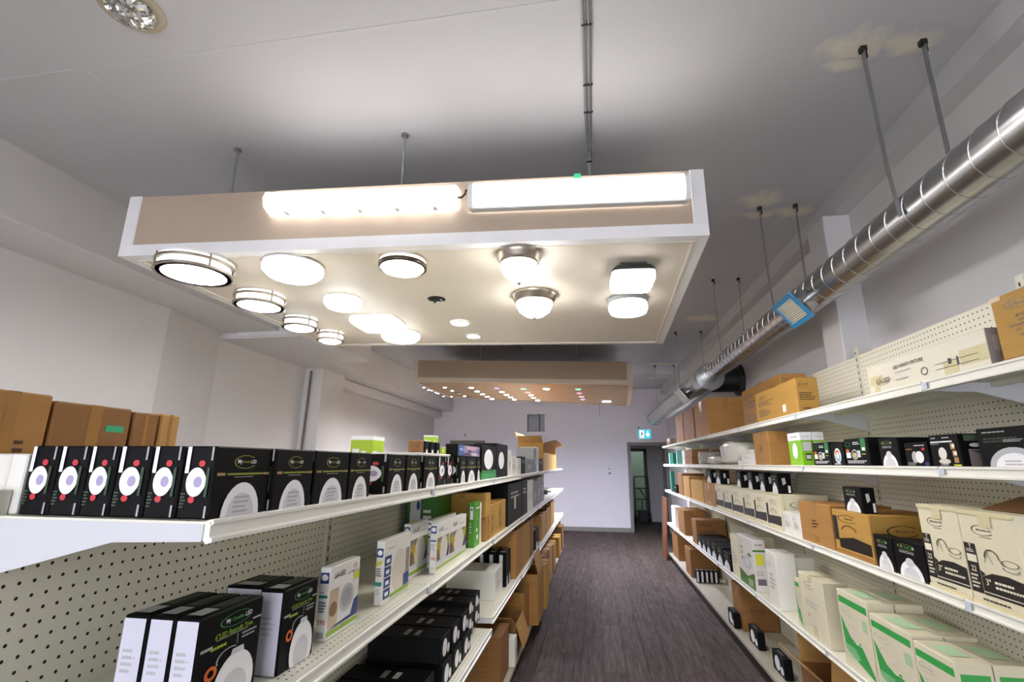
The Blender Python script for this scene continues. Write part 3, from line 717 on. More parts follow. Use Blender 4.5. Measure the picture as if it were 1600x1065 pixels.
for rn, lst in rows.items():
    for k, (x, y) in enumerate(lst):
        tc_ = tint.get((rn, k)); rr = .024 if rn == 'left edge' else (.032 if rn == 'second' else .049)
        X0 = spot_on(x, y, ZB2).x; tz = tl(X0, 0)
        dark = rn == 'second' and k in (2, 4)
        lab = '%s%s spotlight from the front in the %s row of the far panel' % (ORD[k]+' ', colname[tc_] if tc_ else ('black trimmed' if dark else 'white'), rn if rn == 'left edge' else rn)
        d = disc(x, y, ZB2-.0015, rr, tc_ or (COOL if rn in ('left edge', 'second') else BLUISH), (260 if rn in ('left edge', 'second') else 1700) if not tc_ else 1.0, lab, 'spotlights under the far panel', tz, BLACK if dark else WHITEP)
        d.rotation_euler[1] = .034
        if dark: d.scale = (2.0, 1, 1)
for x, y, r, lab in ((853.6, 606.5, .06, 'lone white spotlight between fifth and sixth rows of the far panel'), (947.9, 626.1, .09, 'large white disc light at the far right of the far panel')):
    disc(x, y, ZB2-.0015, r, BLUISH, 1000, lab, 'spotlights under the far panel', tl(spot_on(x, y, ZB2).x, 0)).rotation_euler[1] = .034
q = onY(937, 648, YB-.006); tag(MB().cyl((0, 0, 0), (0, 0, .38), .005, n=6).build('wall_wire', mat('grey_wire', '6a6a6c', .6), None, tuple(q)), 'thin grey wire running down the back wall below the far panel', 'wire')

# ================================================================== CEILING CABLES AND HOLE
cb_ = thing('cable_bundle', 'bundle of grey cables running along the ceiling down to the near panel', 'cables', (0, 0, 0))
for k in range(4):
    dx = (k-1.5)*.0085; rnd = random.Random(k)
    pts = [(.03+dx*1.4+rnd.uniform(-.003, .003), y, CZ-.007) for y in (-.5, .6, 1.0, 1.4, 1.8, 2.1, 2.4)]
    pts += [(.028+dx, 2.52, CZ-.03), (.028+dx*.7, 2.55, CZ-.12), (.03+dx*.5, 2.55, 3.2), (.03+dx*.5, 2.5, 3.0), (.03+dx*.5, 2.5, 2.74)]
    MB().tube(pts, .0036, 8).build('cable', mat('grey_cable', '6a6a6c', .4) if k % 2 else mat('pale_cable', '9a9a9c', .4), cb_)
for k, y in enumerate((.9, 1.15, 1.45, 1.62, 1.75, 2.1, 2.3)):
    MB().box(.006, .054, y-.004, y+.004, CZ-.013, CZ, b=.002).build('cable_clip', BLACK, cb_)
for k, z in enumerate((3.38, 3.3, 3.2)):
    MB().box(.014, .044, 2.54, 2.562, z, z+.008, b=.002).build('cable_tie', BLACK, cb_)
hc = onZ(205, 12, CZ)
t = thing('duct_opening', 'round hole in the ceiling stuffed with crumpled foil, upper left', 'ceiling hole', (hc.x, hc.y, CZ))
MB().lathe([(.1, 0), (.1, -.004), (.001, -.004)], n=28).build('hole_disc', INSIDE, t)
rnd = random.Random(5); fo = MB(); N = 15
vs_ = []
for i in range(N):
    for j in range(N):
        u, v = (i/(N-1)-.5)*2, (j/(N-1)-.5)*2; r = max(abs(u), abs(v)) or 1; rr = math.hypot(u, v) or 1
        k = r/rr; vs_.append((u*k*.088, v*k*.088, -.008-.03*(1-r*r)-rnd.uniform(0, .022)))
fo.add(vs_, [(i*N+j, i*N+j+1, (i+1)*N+j+1, (i+1)*N+j) for i in range(N-1) for j in range(N-1)])
fo.build('crumpled_foil', mat('foil', 'd5d5d3', .25, .9), t)
MB().lathe([(.1, -.001), (.125, -.001), (.122, -.006), (.1, -.008)], n=28).build('torn_rim', mat('torn_plaster', 'c0b49f', .9), t)

# ================================================================== BACK WALL THINGS
p0, p1 = onY(996, 670, YB-.04), onY(1018, 686, YB-.04)
ex = thing('exit_sign', 'lit green exit sign with running figure and arrow above the back door', 'exit sign', ((p0.x+p1.x)/2, YB-.06, (p0.z+p1.z)/2))
w, h = abs(p1.x-p0.x)/2, abs(p0.z-p1.z)/2
MB().box(-w, w, -.02, .02, -h, h, b=.005).build('sign_case', WHITEP, ex)
EXB = mat('exit_teal', '2a9fb0', .4, emit=(.03, .30, .38), strength=.55); EXW = mat('exit_white', 'ffffff', .4, emit=(.9, 1, 1), strength=.35)
MB().box(-w*.94, w*.94, -.0215, -.0202, -h*.9, h*.9).build('sign_face', EXB, ex)
MB().box(-w*.72, -w*.08, -.0225, -.0216, -h*.72, h*.72).build('door_pictogram', EXW, ex)
man = MB(); mx_ = -w*.4
man.lathe([(.001, 0), (.014, .0)], n=10)
man = MB()
def flat(poly): man.add([(x, -.0232, z) for x, z in poly]+[(x, -.0226, z) for x, z in poly], [tuple(range(len(poly)))])
flat([(mx_+.012*math.cos(i*.7)+.012, .055+.012*math.sin(i*.7)) for i in range(9)])
flat([(mx_-.012, .038), (mx_+.02, .04), (mx_+.012, -.012), (mx_-.018, -.01)])
flat([(mx_-.012, -.008), (mx_+.004, -.01), (mx_-.02, -.075), (mx_-.035, -.07)])
flat([(mx_-.002, -.008), (mx_+.012, -.012), (mx_+.034, -.045), (mx_+.026, -.055)])
flat([(mx_+.014, .035), (mx_+.022, .03), (mx_+.042, .008), (mx_+.034, .004)])
flat([(mx_-.012, .036), (mx_-.004, .026), (mx_-.034, .008), (mx_-.036, .018)])
man.build('running_figure', mat('exit_dark', '15606c', .5), ex)
ar = MB(); ax_ = w*.45
for poly in ([(ax_-.016, h*.6), (ax_+.016, h*.6), (ax_+.016, -.01), (ax_-.016, -.01)], [(ax_-.05, .0), (ax_-.028, .018), (ax_, -.012), (ax_+.028, .018), (ax_+.05, .0), (ax_, -h*.62)]):
    ar.add([(x, -.0226, z) for x, z in poly], [tuple(range(len(poly)))])
ar.build('arrow', EXW, ex)
MB().cyl((-w+.03, 0, h), (-w+.03, .02, h+.05), .02, n=10).build('sign_bracket', GREYF, ex)
q = onY(952.5, 735, YB-.015)
t = thing('wall_thermostat', 'small white thermostat on the back wall left of the door', 'thermostat', tuple(q))
MB().box(-.04, .04, -.012, .015, .0, .075, b=.006).build('thermostat_body', WHITEP, t); MB().box(-.022, .022, -.0135, -.0121, .03, .06).build('display', mat('lcd_grey', '77807c', .3), t)
MB().box(-.035, .035, -.01, .015, -.09, -.02, b=.006).build('switch_plate', WHITEP, t); MB().box(-.02, .02, -.0122, -.0101, -.08, -.04).build('switch_key', mat('key_dark', '444444', .4), t)
q = onY(727, 679, YB-.01)
t = thing('wall_conduit_box', 'small white switch box on the back wall above the left door', 'switch', tuple(q))
MB().box(-.045, .045, -.03, .01, -.09, .06, b=.006).build('box_body', WHITEP, t); MB().box(-.02, .02, -.033, -.0301, -.05, .03).build('toggle', mat('toggle_grey', '9a9aa0', .4), t)

# ---- corridor things: hand truck, olive bin
p_ = onZ(1002, 787, 0); q_ = onZ(1026, 813, 0)
ht = thing('hand_truck', 'black folding hand truck standing in the corridor behind the door', 'hand truck', (Xat(1003, 15.0, .6), 14.95, 0))
for sx in (-.19, .19):
    MB().tube([(sx, 0, .12), (sx, .03, .7), (sx, .06, 1.18), (sx*.9, .07, 1.24)], .016, 8).build('side_rail', BLACK, ht)
    MB().cyl((sx-.03*(1 if sx > 0 else -1), .06, .13), (sx+.03*(1 if sx > 0 else -1), .06, .13), .13, n=20).build('wheel', BLACK, ht)
for z in (.3, .62, .92, 1.24):
    MB().tube([(-.19, .03+.03*z/1.2, z), (.19, .03+.03*z/1.2, z)], .013, 8).build('cross_bar', BLACK, ht)
MB().tube([(-.06, .05, .92), (.12, .06, .62)], .012, 8).build('brace', BLACK, ht)
MB().tube([(0, .03, .3), (0, .04, .62)], .012, 8).build('brace', BLACK, ht)
MB().box(-.24, .24, -.25, 0, .0, .02, b=.004).build('toe_plate', BLACK, ht)
tag(MB().box(-.13, .13, -.22, -.02, .021, .34, b=.02).build('tool_case', mat('case_black', '1d1d20', .5), None, (Xat(1003, 15.0, .6), 14.93, 0)), 'black case resting on the hand truck toe plate', 'case')
t = thing('olive_bin', 'olive green waste bin on the corridor floor by the right wall', 'bin', (q_.x, q_.y, 0))
MB().lathe([(.12, 0), (.135, .2), (.15, .42), (.145, .44)], n=24, sq=4).build('bin_body', mat('olive_plastic', '6f7434', .5), t)
MB().lathe([(.152, .42), (.158, .45), (.15, .47), (.001, .475)], n=24, sq=4).build('bin_lid', mat('olive_lid', '82873f', .5), t)
# ================================================================== GOODS ON THE SHELVES
W_, K_, G1, G2, OL, RD, GR, LG, NV, LM, YL = (ink(h) for h in ('f2f1f4', '141416', '2f7d3f', '3aa24f', '8e9a35', 'c8303c', 'a9a9ac', 'd4d3d8', '28407f', '8fb52c', 'd6d53a'))
LIL, TAN, INKB, INKD, TEAL, ORG, PINK = (ink(h) for h in ('a99fc4', 'b08a55', '4a3520', '2c2620', '2b8a84', 'd5692c', 'c9829a'))
ART = {}
def logo(fc, u, v, ru, rv, ring, tx=W_, mid=G2, bold=True):
    r = [(fc, 'o', ring, u, v, ru, rv, .09, 40, 330)]
    r += [(fc, 't', tx, u-ru*.52, v, ru*.42, 'My', rv*.8), (fc, 't', mid, u+ru*.06, v+rv*.05, ru*.72, 'Canadian', rv*.8), (fc, 't', tx, u+ru*.72, v+rv*.05, ru*.5, 'LED', rv*.7)]
    return r
def laled(fc, u, v, w, h, c):
    return [(fc, 'o', c, u, v, w*.58, h*.9, .07, 100, 400), (fc, 't', c, u, v, w, 'LA-LED', h)]
def a_downlight(c, ring=OL):
    o = '-' if c == '+' else '+'
    a = logo('F', .5, .78, .2, .1, ring, mid=OL)
    a += [('F', 'r', TAN, .04, .585, .17, .625), ('F', 'r', OL, .2, .59, .86, .618), ('F', 'r', TAN, .86, .585, .97, .62), ('F', 'r', GR, .32, .555, .66, .565)]
    a += [('F', 'e', W_, .5, 0, .33, .48), ('F', 'e', LG, .5, 0, .24, .33), ('F', 'l', GR, .36, .03, .64, .3, 4)]
    for f in (c,):
        a += [(f, 'e', RD, .6, .755, .1, .045), (f, 'e', RD, .42, .26, .1, .045), (f, 'e', W_, .48, .5, .3, .2), (f, 'e', W_, .6, .5, .2, .15), (f, 'e', LIL, .55, .5, .13, .075), (f, 'r', W_, .1, .62, .22, .99), (f, 'r', GR, .87, .8, .93, .99), (f, 'r', GR, .87, .02, .93, .18), (f, 'l', mat('print_dim', '4a5a48', .5), .08, .14, .26, .36, 5), (f, 'r', mat('print_dimg', '2f4630', .5), .8, .3, .88, .7)]
    return a
def a_side(c): return a_downlight(c)[-10:]
def a_eggfront(c):
    return [tuple(['F']+list(p[1:])) for p in a_downlight(c)[-10:]]
def a_retrofit(c):
    a = logo('F', .55, .87, .27, .07, G1)
    a += [('F', 't', LM, .53, .755, .6, '6"LED Retrofit Trim'), ('F', 'r', GR, .25, .715, .75, .722), ('F', 'l', LM, .18, .62, .56, .68, 1), ('F', 'r', LG, .585, .6, .592, .7), ('F', 'l', GR, .66, .62, .92, .7, 2), ('F', 'r', GR, .03, .66, .2, .69), ('F', 'r', GR, .82, .78, .97, .8)]
    a += [('F', 'o', ORG, .22, .42, .09, .07, .5), ('F', 'o', GR, .48, .5, .2, .1, .12, 60, 200), ('F', 'e', W_, .6, .18, .33, .34), ('F', 'e', LG, .6, .14, .22, .2), ('F', 'p', LG, [(.5, .5), (.72, .5), (.7, .56), (.52, .56)])]
    a += [(c, 'r', ink('c9c7d6'), .06, .01, .93, .975), (c, 'l', GR, .2, .45, .8, .7, 4), (c, 'r', GR, .25, .6, .7, .607), (c, 'e', GR, .7, .603, .03, .008)]
    a += [('T', 'r', GR, .06, .2, .32, .8), ('T', 'l', mat('print_dim', '4a5a48', .5), .4, .2, .9, .8, 3)]
    return a
def a_speaker(c, photo='c9b49a', round_=True):
    PH = ink(photo); PH2 = ink('8a6a4c')
    a = [('F', 'r', PH, .02, .16, .3, .68), ('F', 'e', PH2, .16, .4, .12, .1), ('F', 'r', ink('dfdcd8'), .3, .12, .98, .68), ('F', 'e', ink('b9b9b9'), .58, .47, .24, .2), ('F', 'e', ink('a2a2a4'), .58, .47, .17, .14)]
    a += [('F', 'r', YL, .78, .68, .98, .8), ('F', 'p', NV, [(.72, .16), (.98, .2), (.98, .42), (.84, .38)]), ('F', 'p', NV, [(.02, .14), (.98, .14), (.98, .2), (.3, .17)]), ('F', 'r', LM, .0, .06, 1, .12), ('F', 't', INKD, .3, .86, .34, 'LA-LED', .08), ('F', 'o', RD, .82, .9, .06, .03, .2), ('F', 'l', GR, .55, .8, .95, .84, 1)]
    a += [(c, 'r', NV, .1, .78, .9, .93), (c, 'e', W_, .5, .86, .32, .045), (c, 'r', TEAL, .1, .58, .9, .62), (c, 'l', NV, .15, .38, .85, .54, 4), (c, 't', RD, .5, .26, .7, '292', .06), (c, 'r', GR, .2, .05, .8, .13), (c, 'l', GR, .2, .63, .8, .68, 1)]
    return a
def a_flower(c):
    a = [('F', 'r', ink('8a7a6c'), .02, .16, .98, .7), ('F', 'e', ink('d9d2c6'), .55, .42, .3, .3), ('F', 'e', ink('b59a22'), .16, .5, .13, .12), ('F', 'e', ink('6b5a3c'), .1, .36, .08, .12), ('F', 'e', LM, .88, .6, .09, .11), ('F', 'p', NV, [(.72, .2), (.98, .3), (.98, .46), (.86, .42)]), ('F', 'r', ink('cfd3d8'), .02, .16, .98, .24), ('F', 'r', LM, 0, .07, 1, .13), ('F', 't', INKD, .3, .86, .34, 'LA-LED', .08), ('F', 'l', GR, .55, .8, .95, .84, 1)]
    a += [(c, 'r', NV, .1, .8, .9, .95), (c, 'e', W_, .5, .88, .32, .045), (c, 'r', NV, .1, .64, .9, .67), (c, 'l', GR, .15, .46, .85, .6, 4), (c, 't', RD, .5, .3, .72, '792', .06), (c, 'l', GR, .2, .1, .8, .14, 1)]
    return a
def a_panelbox(c):
    a = [('F', 'e', ink('d8cfc0'), .58, .42, .27, .36), ('F', 'r', ink('9a8f86'), .84, .3, .98, .74)] + [('F', 'r', NV, .03, .08+.17*k, .26, .23+.17*k) for k in range(4)] + [('F', 'r', W_, .08, .12+.17*k, .2, .18+.17*k) for k in range(4)]
    a += [('F', 'r', LM, .26, .05, .98, .11), ('F', 'r', NV, .76, .12, .98, .32), ('F', 'l', GR, .12, .83, .5, .87, 1)]
    a += [(c, 'r', NV, .1, .74, .9, .88), (c, 'e', W_, .5, .81, .3, .04), (c, 'p', YL, [(.15, .6), (.85, .64), (.85, .7), (.15, .66)]), (c, 'l', INKD, .12, .44, .88, .58, 4), (c, 'r', TEAL, .1, .3, .9, .36), (c, 'l', GR, .2, .16, .7, .26, 4)]
    return a
def a_kraft(c, t=INKB, lg=True, seed=0):
    a = []
    if lg: a += laled('F', .2, .8, .2, .1, t) + [('F', 'l', t, .08, .5, .5, .68, 3), ('F', 'l', t, .08, .16, .4, .4, 4), ('F', 'p', t, [(.68, .14), (.73, .14), (.705, .3)])] + laled(c, .35, .82, .35, .1, t) + [(c, 'l', t, .12, .36, .9, .6, 4), (c, 'l', t, .2, .1, .8, .18, 1)]
    return a
def tape_art(c, wide=.16):
    return [('F', 'r', TAPE, .5-wide/2, .72, .5+wide/2, 1), ('F', 'r', TAPE, .5-wide/2, 0, .5+wide/2, .22), (c, 'r', TAPE, .42, .7, .58, 1), ('T', 'r', TAPE, .5-wide/2, 0, .5+wide/2, 1), ('F', 'l', INKB, .4, .38, .62, .6, 3)]
def a_bulb(c):
    a = [('F', 'r', W_, 0, .76, 1, 1), (c, 'r', W_, 0, .76, 1, 1), ('F', 'e', W_, .5, .45, .2, .24), ('F', 'l', GR, .2, .83, .8, .92, 1), (c, 't', GR, .5, .87, .6, 'LA-LED', .08), (c, 'r', LG, .12, .44, .9, .7), (c, 'r', K_, .3, .16, .8, .36), (c, 'r', LG, .35, .2, .75, .32), ('F', 'l', YL, .15, .08, .6, .16, 2)]
    return a
def a_smart(c):
    a = [('F', 'l', W_, .38, .76, .66, .88, 2), ('F', 'r', G1, .7, .52, .9, .98), ('F', 'r', W_, .74, .56, .86, .66), ('F', 'e', ORG, .12, .56, .08, .07), ('F', 'r', W_, .05, .3, .24, .5), ('F', 'o', LG, .42, .42, .13, .18, .2), ('F', 'e', ink('c9bb84'), .42, .4, .08, .1), ('F', 'r', ink('c8d2dc'), .54, .32, .66, .56), ('F', 'l', W_, .08, .1, .9, .22, 2), ('F', 'l', YL, .72, .4, .92, .46, 1), ('F', 'o', G1, .16, .8, .12, .09, .15)]
    return a
def a_rgb(c):
    return [('F', 'e', W_, .5, .45, .26, .32), ('F', 'e', ink('8db6c9'), .5, .38, .2, .2), ('F', 'e', ORG, .48, .58, .16, .12), ('F', 'e', W_, .5, .46, .1, .14), ('F', 'l', W_, .2, .06, .8, .14, 1)]
def a_oval(c, ring=OL):
    return logo('F', .45, .82, .3, .07, ring) + [('F', 'l', GR, .2, .64, .8, .72, 2), ('F', 'e', W_, .5, .0, .38, .46), ('F', 'e', LG, .5, .0, .27, .3), ('F', 'e', LG, .5, .42, .14, .12), (c, 'p', LG, [(.35, .4), (.6, .5), (.55, .78), (.3, .75)]), (c, 'r', W_, .72, .05, .9, .4)]
def a_duo(c):
    return [('F', 'e', ink('b8b8ba'), .42, .4, .13, .24), ('F', 'e', W_, .62, .4, .18, .24), ('F', 'e', RD, .82, .72, .07, .06), ('F', 'l', W_, .45, .84, .9, .9, 1), ('F', 'l', TAN, .08, .7, .4, .76, 1), ('F', 'r', NV, .82, .06, .96, .2), ('F', 'l', GR, .08, .06, .5, .2, 2)]
def a_switch(c):
    return [('F', 't', W_, .17, .9, .24, 'My LED', .06), ('F', 'l', LG, .48, .87, .82, .93, 1), ('F', 'r', W_, .05, .76, .8, .8), ('F', 'l', LG, .05, .7, .35, .73, 1), ('F', 'e', ink('e9e2da'), .42, .42, .14, .19), ('F', 'e', ink('d8cfc6'), .45, .18, .2, .08), ('F', 'r', TAN, .72, .54, .86, .72), ('F', 'r', TAN, .76, .33, .9, .5), ('F', 'r', TAN, .78, .14, .92, .3), ('F', 'e', W_, .82, .64, .05, .06), ('F', 'e', W_, .85, .42, .05, .06), ('F', 'r', YL, .74, .04, .98, .09), ('F', 'l', LG, .3, .05, .7, .09, 1),
            (c, 'r', ink('8c8380'), .15, .04, .92, .54), (c, 'p', ink('3a3534'), [(.2, .5), (.3, .5), (.7, .3), (.66, .26)]), (c, 'r', ink('50654f'), .1, .78, .4, .96), (c, 'r', ink('93807a'), .5, .82, .9, .96), (c, 'e', W_, .3, .66, .12, .06)]
def a_bigdisc(c):
    return [('F', 'l', GR, .1, .86, .62, .92, 1), ('F', 'l', mat('print_dimg', '2f4630', .5), .1, .62, .7, .76, 2), ('F', 'l', GR, .4, .62, .72, .7, 2), ('F', 'e', ink('b9bbc2'), .5, 0, .37, .5), ('F', 'e', W_, .5, 0, .28, .36), ('F', 'l', GR, .36, .05, .64, .2, 2)]
def a_cream(c):
    K = ink('2a2724'); CR = ink('e8e0cc')
    a = [('F', 'o', K, .42, .8, .2, .055, .1, 40, 330), ('F', 't', K, .45, .8, .3, 'MyCanadian LED', .03), ('F', 'r', K, .36, .725, .56, .731), ('F', 'r', K, .02, .12, .235, .64), ('F', 't', CR, .13, .605, .15, 'T', .05), ('F', 'l', CR, .05, .54, .21, .58, 2), ('F', 'r', CR, .04, .44, .22, .52), ('F', 't', CR, .13, .37, .15, '22', .06), ('F', 'l', CR, .05, .16, .21, .32, 4)]
    a += [('F', 'p', K, [(.25, .12), (1, .12), (1, .34), (.72, .37), (.45, .36), (.25, .3)]), ('F', 'p', K, [(.25, .3), (.33, .34), (.25, .37)]), ('F', 'r', CR, .25, .145, 1, .155), ('F', 't', CR, .36, .26, .1, '3"', .07), ('F', 'l', CR, .47, .2, .95, .3, 2), ('F', 'l', K, .2, .05, .8, .085, 1)]
    a += [('F', 'o', K, .5, .52, .13, .09, .12, 0, 180), ('F', 'p', K, [(.36, .46), (.37, .46), (.42, .58), (.41, .58)]), ('F', 'p', K, [(.5, .46), (.51, .46), (.44, .58), (.43, .58)]), ('F', 'o', K, .8, .5, .14, .035, .12), ('F', 'o', K, .8, .455, .14, .035, .12, 180, 360), ('F', 'p', K, [(.62, .53), (.63, .53), (.69, .47), (.68, .47)])]
    a += [('F', 'r', TAPEC, .0, .955, 1, 1), ('F', 'r', TAPEC, .4, .84, .62, .96), ('F', 'r', TAPEC, 0, 0, 1, .04), (c, 'o', K, .35, .72, .22, .07, .1, 40, 330), (c, 't', K, .37, .72, .32, 'MyCanadian LED', .03)]
    return a
def a_creamsmall(c):
    K = ink('2a2724')
    return [('F', 'r', K, .02, .12, .16, .7), ('F', 'p', K, [(.16, .14), (.98, .14), (.98, .4), (.16, .36)]), ('F', 'o', K, .55, .76, .24, .06, .12, 40, 330), ('F', 't', K, .55, .76, .34, 'MyCanadian LED', .03), ('F', 'o', K, .5, .46, .2, .1, .14, 0, 180), ('F', 'r', TAPEC, 0, .95, 1, 1), ('F', 'r', TAPEC, 0, 0, 1, .06), (c, 'o', K, .4, .72, .2, .08, .1, 40, 330), (c, 't', K, .42, .72, .3, 'MyCanadian LED', .03), (c, 'r', TAPEC, .06, 0, .1, 1)]
def a_green(c):
    return [('F', 'r', G2, .04, .83, .96, .92), ('F', 'o', GR, .28, .74, .2, .055, .1, 40, 330), ('F', 't', GR, .3, .74, .3, 'MyCanadian LED', .03), ('F', 'p', G2, [(.04, .66), (.3, .42), (.52, .36), (.62, .42), (.96, .1), (.96, .05), (.1, .22)]), ('F', 'l', ink('b8d8bb'), .1, .12, .6, .3, 6), ('F', 'o', LG, .36, .56, .2, .08, .08), ('F', 'r', ink('a8c9a0'), .78, .6, .93, .74), ('F', 'r', W_, .46, .375, .7, .382),
            (c, 'r', G2, .1, .77, .9, .88), (c, 'o', GR, .5, .5, .32, .07, .1), (c, 'l', GR, .15, .6, .6, .72, 4), (c, 'r', G2, .1, .4, .9, .41), ('T', 'r', ink('b8d8b2'), .25, .2, .75, .8)]
def a_whitebig(c):
    return [('F', 'o', INKD, .42, .84, .18, .06, .1, 60, 330), ('F', 't', INKD, .44, .84, .26, 'LA-LED', .03), ('F', 'l', GR, .2, .48, .8, .6, 3), ('F', 'l', GR, .25, .16, .6, .2, 1), ('F', 'e', PINK, .3, .34, .04, .03), ('F', 'r', TAPEC, .42, .9, .58, 1), ('F', 'r', TAPEC, .42, .02, .58, .22), ('T', 'r', TAPEC, .42, 0, .58, 1), (c, 'o', INKD, .92, .72, .06, .05, .2)]
def a_spkgreen(c):
    return [('F', 'e', ink('bdb9c6'), .6, .48, .26, .12), ('F', 'e', LG, .6, .48, .17, .08), ('F', 'p', ink('4e7a33'), [(0, .28), (.55, .2), (1, .34), (1, .0), (0, .0)]), ('F', 'l', ink('dfeacb'), .58, .04, .9, .18, 5), ('F', 't', GR, .25, .88, .28, 'LA-LED', .05), ('F', 'e', ink('5c7a38'), .78, .66, .12, .04)] + [('F', 'r', ink('8d9a3a'), .22, .5+.11*k, .34, .56+.11*k) for k in range(3)] + [('F', 'l', GR, .02, .55, .14, .75, 3), (c, 't', INKD, .5, .9, .6, 'LA-LED', .05), (c, 'r', ink('4e7a33'), .0, .76, .95, .8), (c, 'r', YL, .2, .5, .78, .72), (c, 'r', ink('6a6470'), .2, .12, .85, .24), (c, 'l', GR, .15, .3, .85, .4, 3)]
def a_vanity(c):
    return [('F', 'r', TAPEC, .82, .2, 1.0, .62), ('F', 'r', TAPEC, .02, .3, .16, .62), ('F', 'r', TAPEC, .06, 0, .12, .3), ('F', 'r', TAPEC, .7, 0, .8, .4)] + laled('F', .16, .4, .13, .16, INKD) + [('F', 't', INKD, .42, .72, .27, 'LED VANITY FIXTURE', .13), ('F', 'l', GR, .29, .5, .48, .58, 1), ('F', 'l', GR, .29, .26, .48, .34, 1), ('F', 'o', INKD, .55, .34, .028, .12, .2), ('F', 'r', INKD, .64, .42, .94, .432), ('F', 'r', INKD, .64, .26, .94, .272), ('F', 'r', INKD, .74, .34, .76, .5), ('F', 'r', INKD, .8, .26, .81, .5), (c, 'r', ink('8e8c8c'), .0, .0, 1, 1), (c, 'r', ink('a7a5a4'), .1, .4, .9, .8)]
def a_lalbig(c):
    return laled('F', .3, .82, .3, .1, INKB) + [('F', 't', INKB, .3, .63, .36, 'MODEL NO:', .04), ('F', 't', INKB, .33, .56, .42, 'DESCRIPTION:', .04), ('F', 'l', INKB, .14, .47, .6, .52, 1), ('F', 't', INKB, .22, .42, .16, 'QTY:', .04), ('F', 't', INKB, .28, .34, .26, 'CARTON', .04), ('F', 'l', INKB, .3, .14, .8, .18, 1), ('F', 'r', TAPE, .0, .93, .12, 1), ('F', 'r', TAPE, 0, 0, .3, .05)]
def a_lalside(c):
    return laled(c, .45, .46, .34, .12, INKB) + [(c, 'l', INKB, .2, .78, .5, .8, 1), ('F', 'r', TAPE, .4, .7, .7, 1)]
def a_table(c):
    return [(c, 'r', INKB, .15, .2+.1*k, .75, .205+.1*k) for k in range(7)] + [(c, 'r', INKB, .15, .2, .155, .8), (c, 'r', INKB, .745, .2, .75, .8), (c, 'r', INKB, .45, .2, .455, .7)]
def a_ovalfront(c):
    return [('F', 'e', W_, .42, .5, .22, .36), ('F', 'e', W_, .78, .32, .12, .2), ('T', 'l', GR, .2, .3, .8, .6, 2)]
def a_slim(c): return [(c, 'r', LG, .1, .04, .55, .92), ('F', 'e', W_, .5, .12, .2, .2), ('T', 'r', GR, .1, .2, .5, .8)]
def a_photo(c):
    a = [('F', 'r', ink('8f8aa8'), .04, .1, .96, .92), ('F', 'r', ink('3d5f9e'), .04, .1, .25, .92), ('F', 'p', ink('c9a0b6'), [(.3, .9), (.9, .92), (.7, .6), (.4, .6)]), ('F', 'r', ink('5a4656'), .42, .38, .58, .6), ('F', 'p', ink('4a3f62'), [(.1, .12), (.6, .12), (.45, .4), (.3, .35)]), ('F', 'e', ink('e3c9cf'), .72, .26, .16, .1), ('F', 'e', ink('9fb6dd'), .15, .6, .06, .1), ('F', 'r', ink('6a5a9a'), .84, .3, .95, .7)]
    return a
def a_talloval(c): return [('F', 'e', W_, .45, .58, .3, .3), ('F', 'r', G1, 0, 0, 1, .26), ('F', 'r', ink('1f9a62'), .1, .1, .9, .16), (c, 'e', W_, .5, .62, .26, .28), (c, 'r', G1, 0, 0, 1, .2), (c, 't', W_, .15, .6, .12, 'LED', .2)]
def a_icons(c): return [(c, 'e', ink('cfd98a'), .4, .72, .13, .07), (c, 'r', ink('cfd98a'), .26, .48, .54, .58), (c, 'r', ink('cfd98a'), .26, .22, .54, .34), ('F', 'e', W_, .4, .5, .24, .26)]
def a_greentall(c): return [('F', 'e', W_, .55, .2, .16, .06), ('F', 'e', W_, .45, .36, .14, .05), ('F', 'e', LM, .5, .62, .12, .04), ('F', 'r', W_, .3, .84, .9, .87), (c, 'r', W_, .3, .62, .8, .9), (c, 'e', NV, .55, .84, .15, .03), (c, 'l', LG, .2, .3, .6, .55, 4)]
def a_energy(c): return [(c, 'r', LG, .1, .1, .45, .85), (c, 'e', NV, .37, .75, .06, .08), (c, 'r', RD, .13, .15, .34, .25), (c, 'r', ORG, .13, .3, .3, .38), (c, 'r', YL, .13, .43, .27, .5), (c, 'l', W_, .55, .3, .9, .7, 4)]
def a_kraftoval(c):
    K = ink('1c1712')
    return [('F', 'o', K, .45, .82, .28, .08, .1, 40, 330), ('F', 't', K, .47, .82, .4, 'MyCanadian LED', .05), ('F', 'p', K, [(.14, .14), (.98, .14), (.98, .38), (.55, .44), (.14, .34)]), ('F', 'r', K, .02, .3, .14, .86), ('F', 'o', K, .45, .56, .2, .12, .12, 0, 180), (c, 'o', K, .4, .68, .2, .12, .1, 40, 330), (c, 't', K, .42, .68, .28, 'MyCanadian LED', .05), ('F', 'r', TAPE, 0, 0, 1, .1)]
BODY = dict(downlight=BLKC, egg=BLKC, retrofit=BLKC, smart=BLKC, rgb=BLKC, oval=BLKC, duo=BLKC, switch=BLKC, bigdisc=BLKC, ovalfront=BLKC, slim=BLKC, photo=BLKC, talloval=BLKC, icons=BLKC,
            speaker=WHITEC, flower=WHITEC, panelbox=WHITEC, cream=CREAM, creamsmall=CREAM, green=mat('shaded_white_carton', 'd6ceb6', .6, var=.04), whitebig=mat('shaded_white_carton', 'd6ceb6', .6), spkgreen=mat('grey_white_carton', 'd9d4d0', .5, var=.02), vanity=mat('ivory_carton', 'e0dac8', .55, var=.03), bulb=ink('86c423'), greentall=ink('4d9a2b'), energy=ink('2f6d24'),  # shaded whites: dim warm light of the low shelves put into the carton colour
            white=WHITEC, grey=mat('grey_carton', '8d8c8a', .5, var=.05), plainblack=BLKC, teal=ink('0e6b55'), lime=ink('a9c929'))
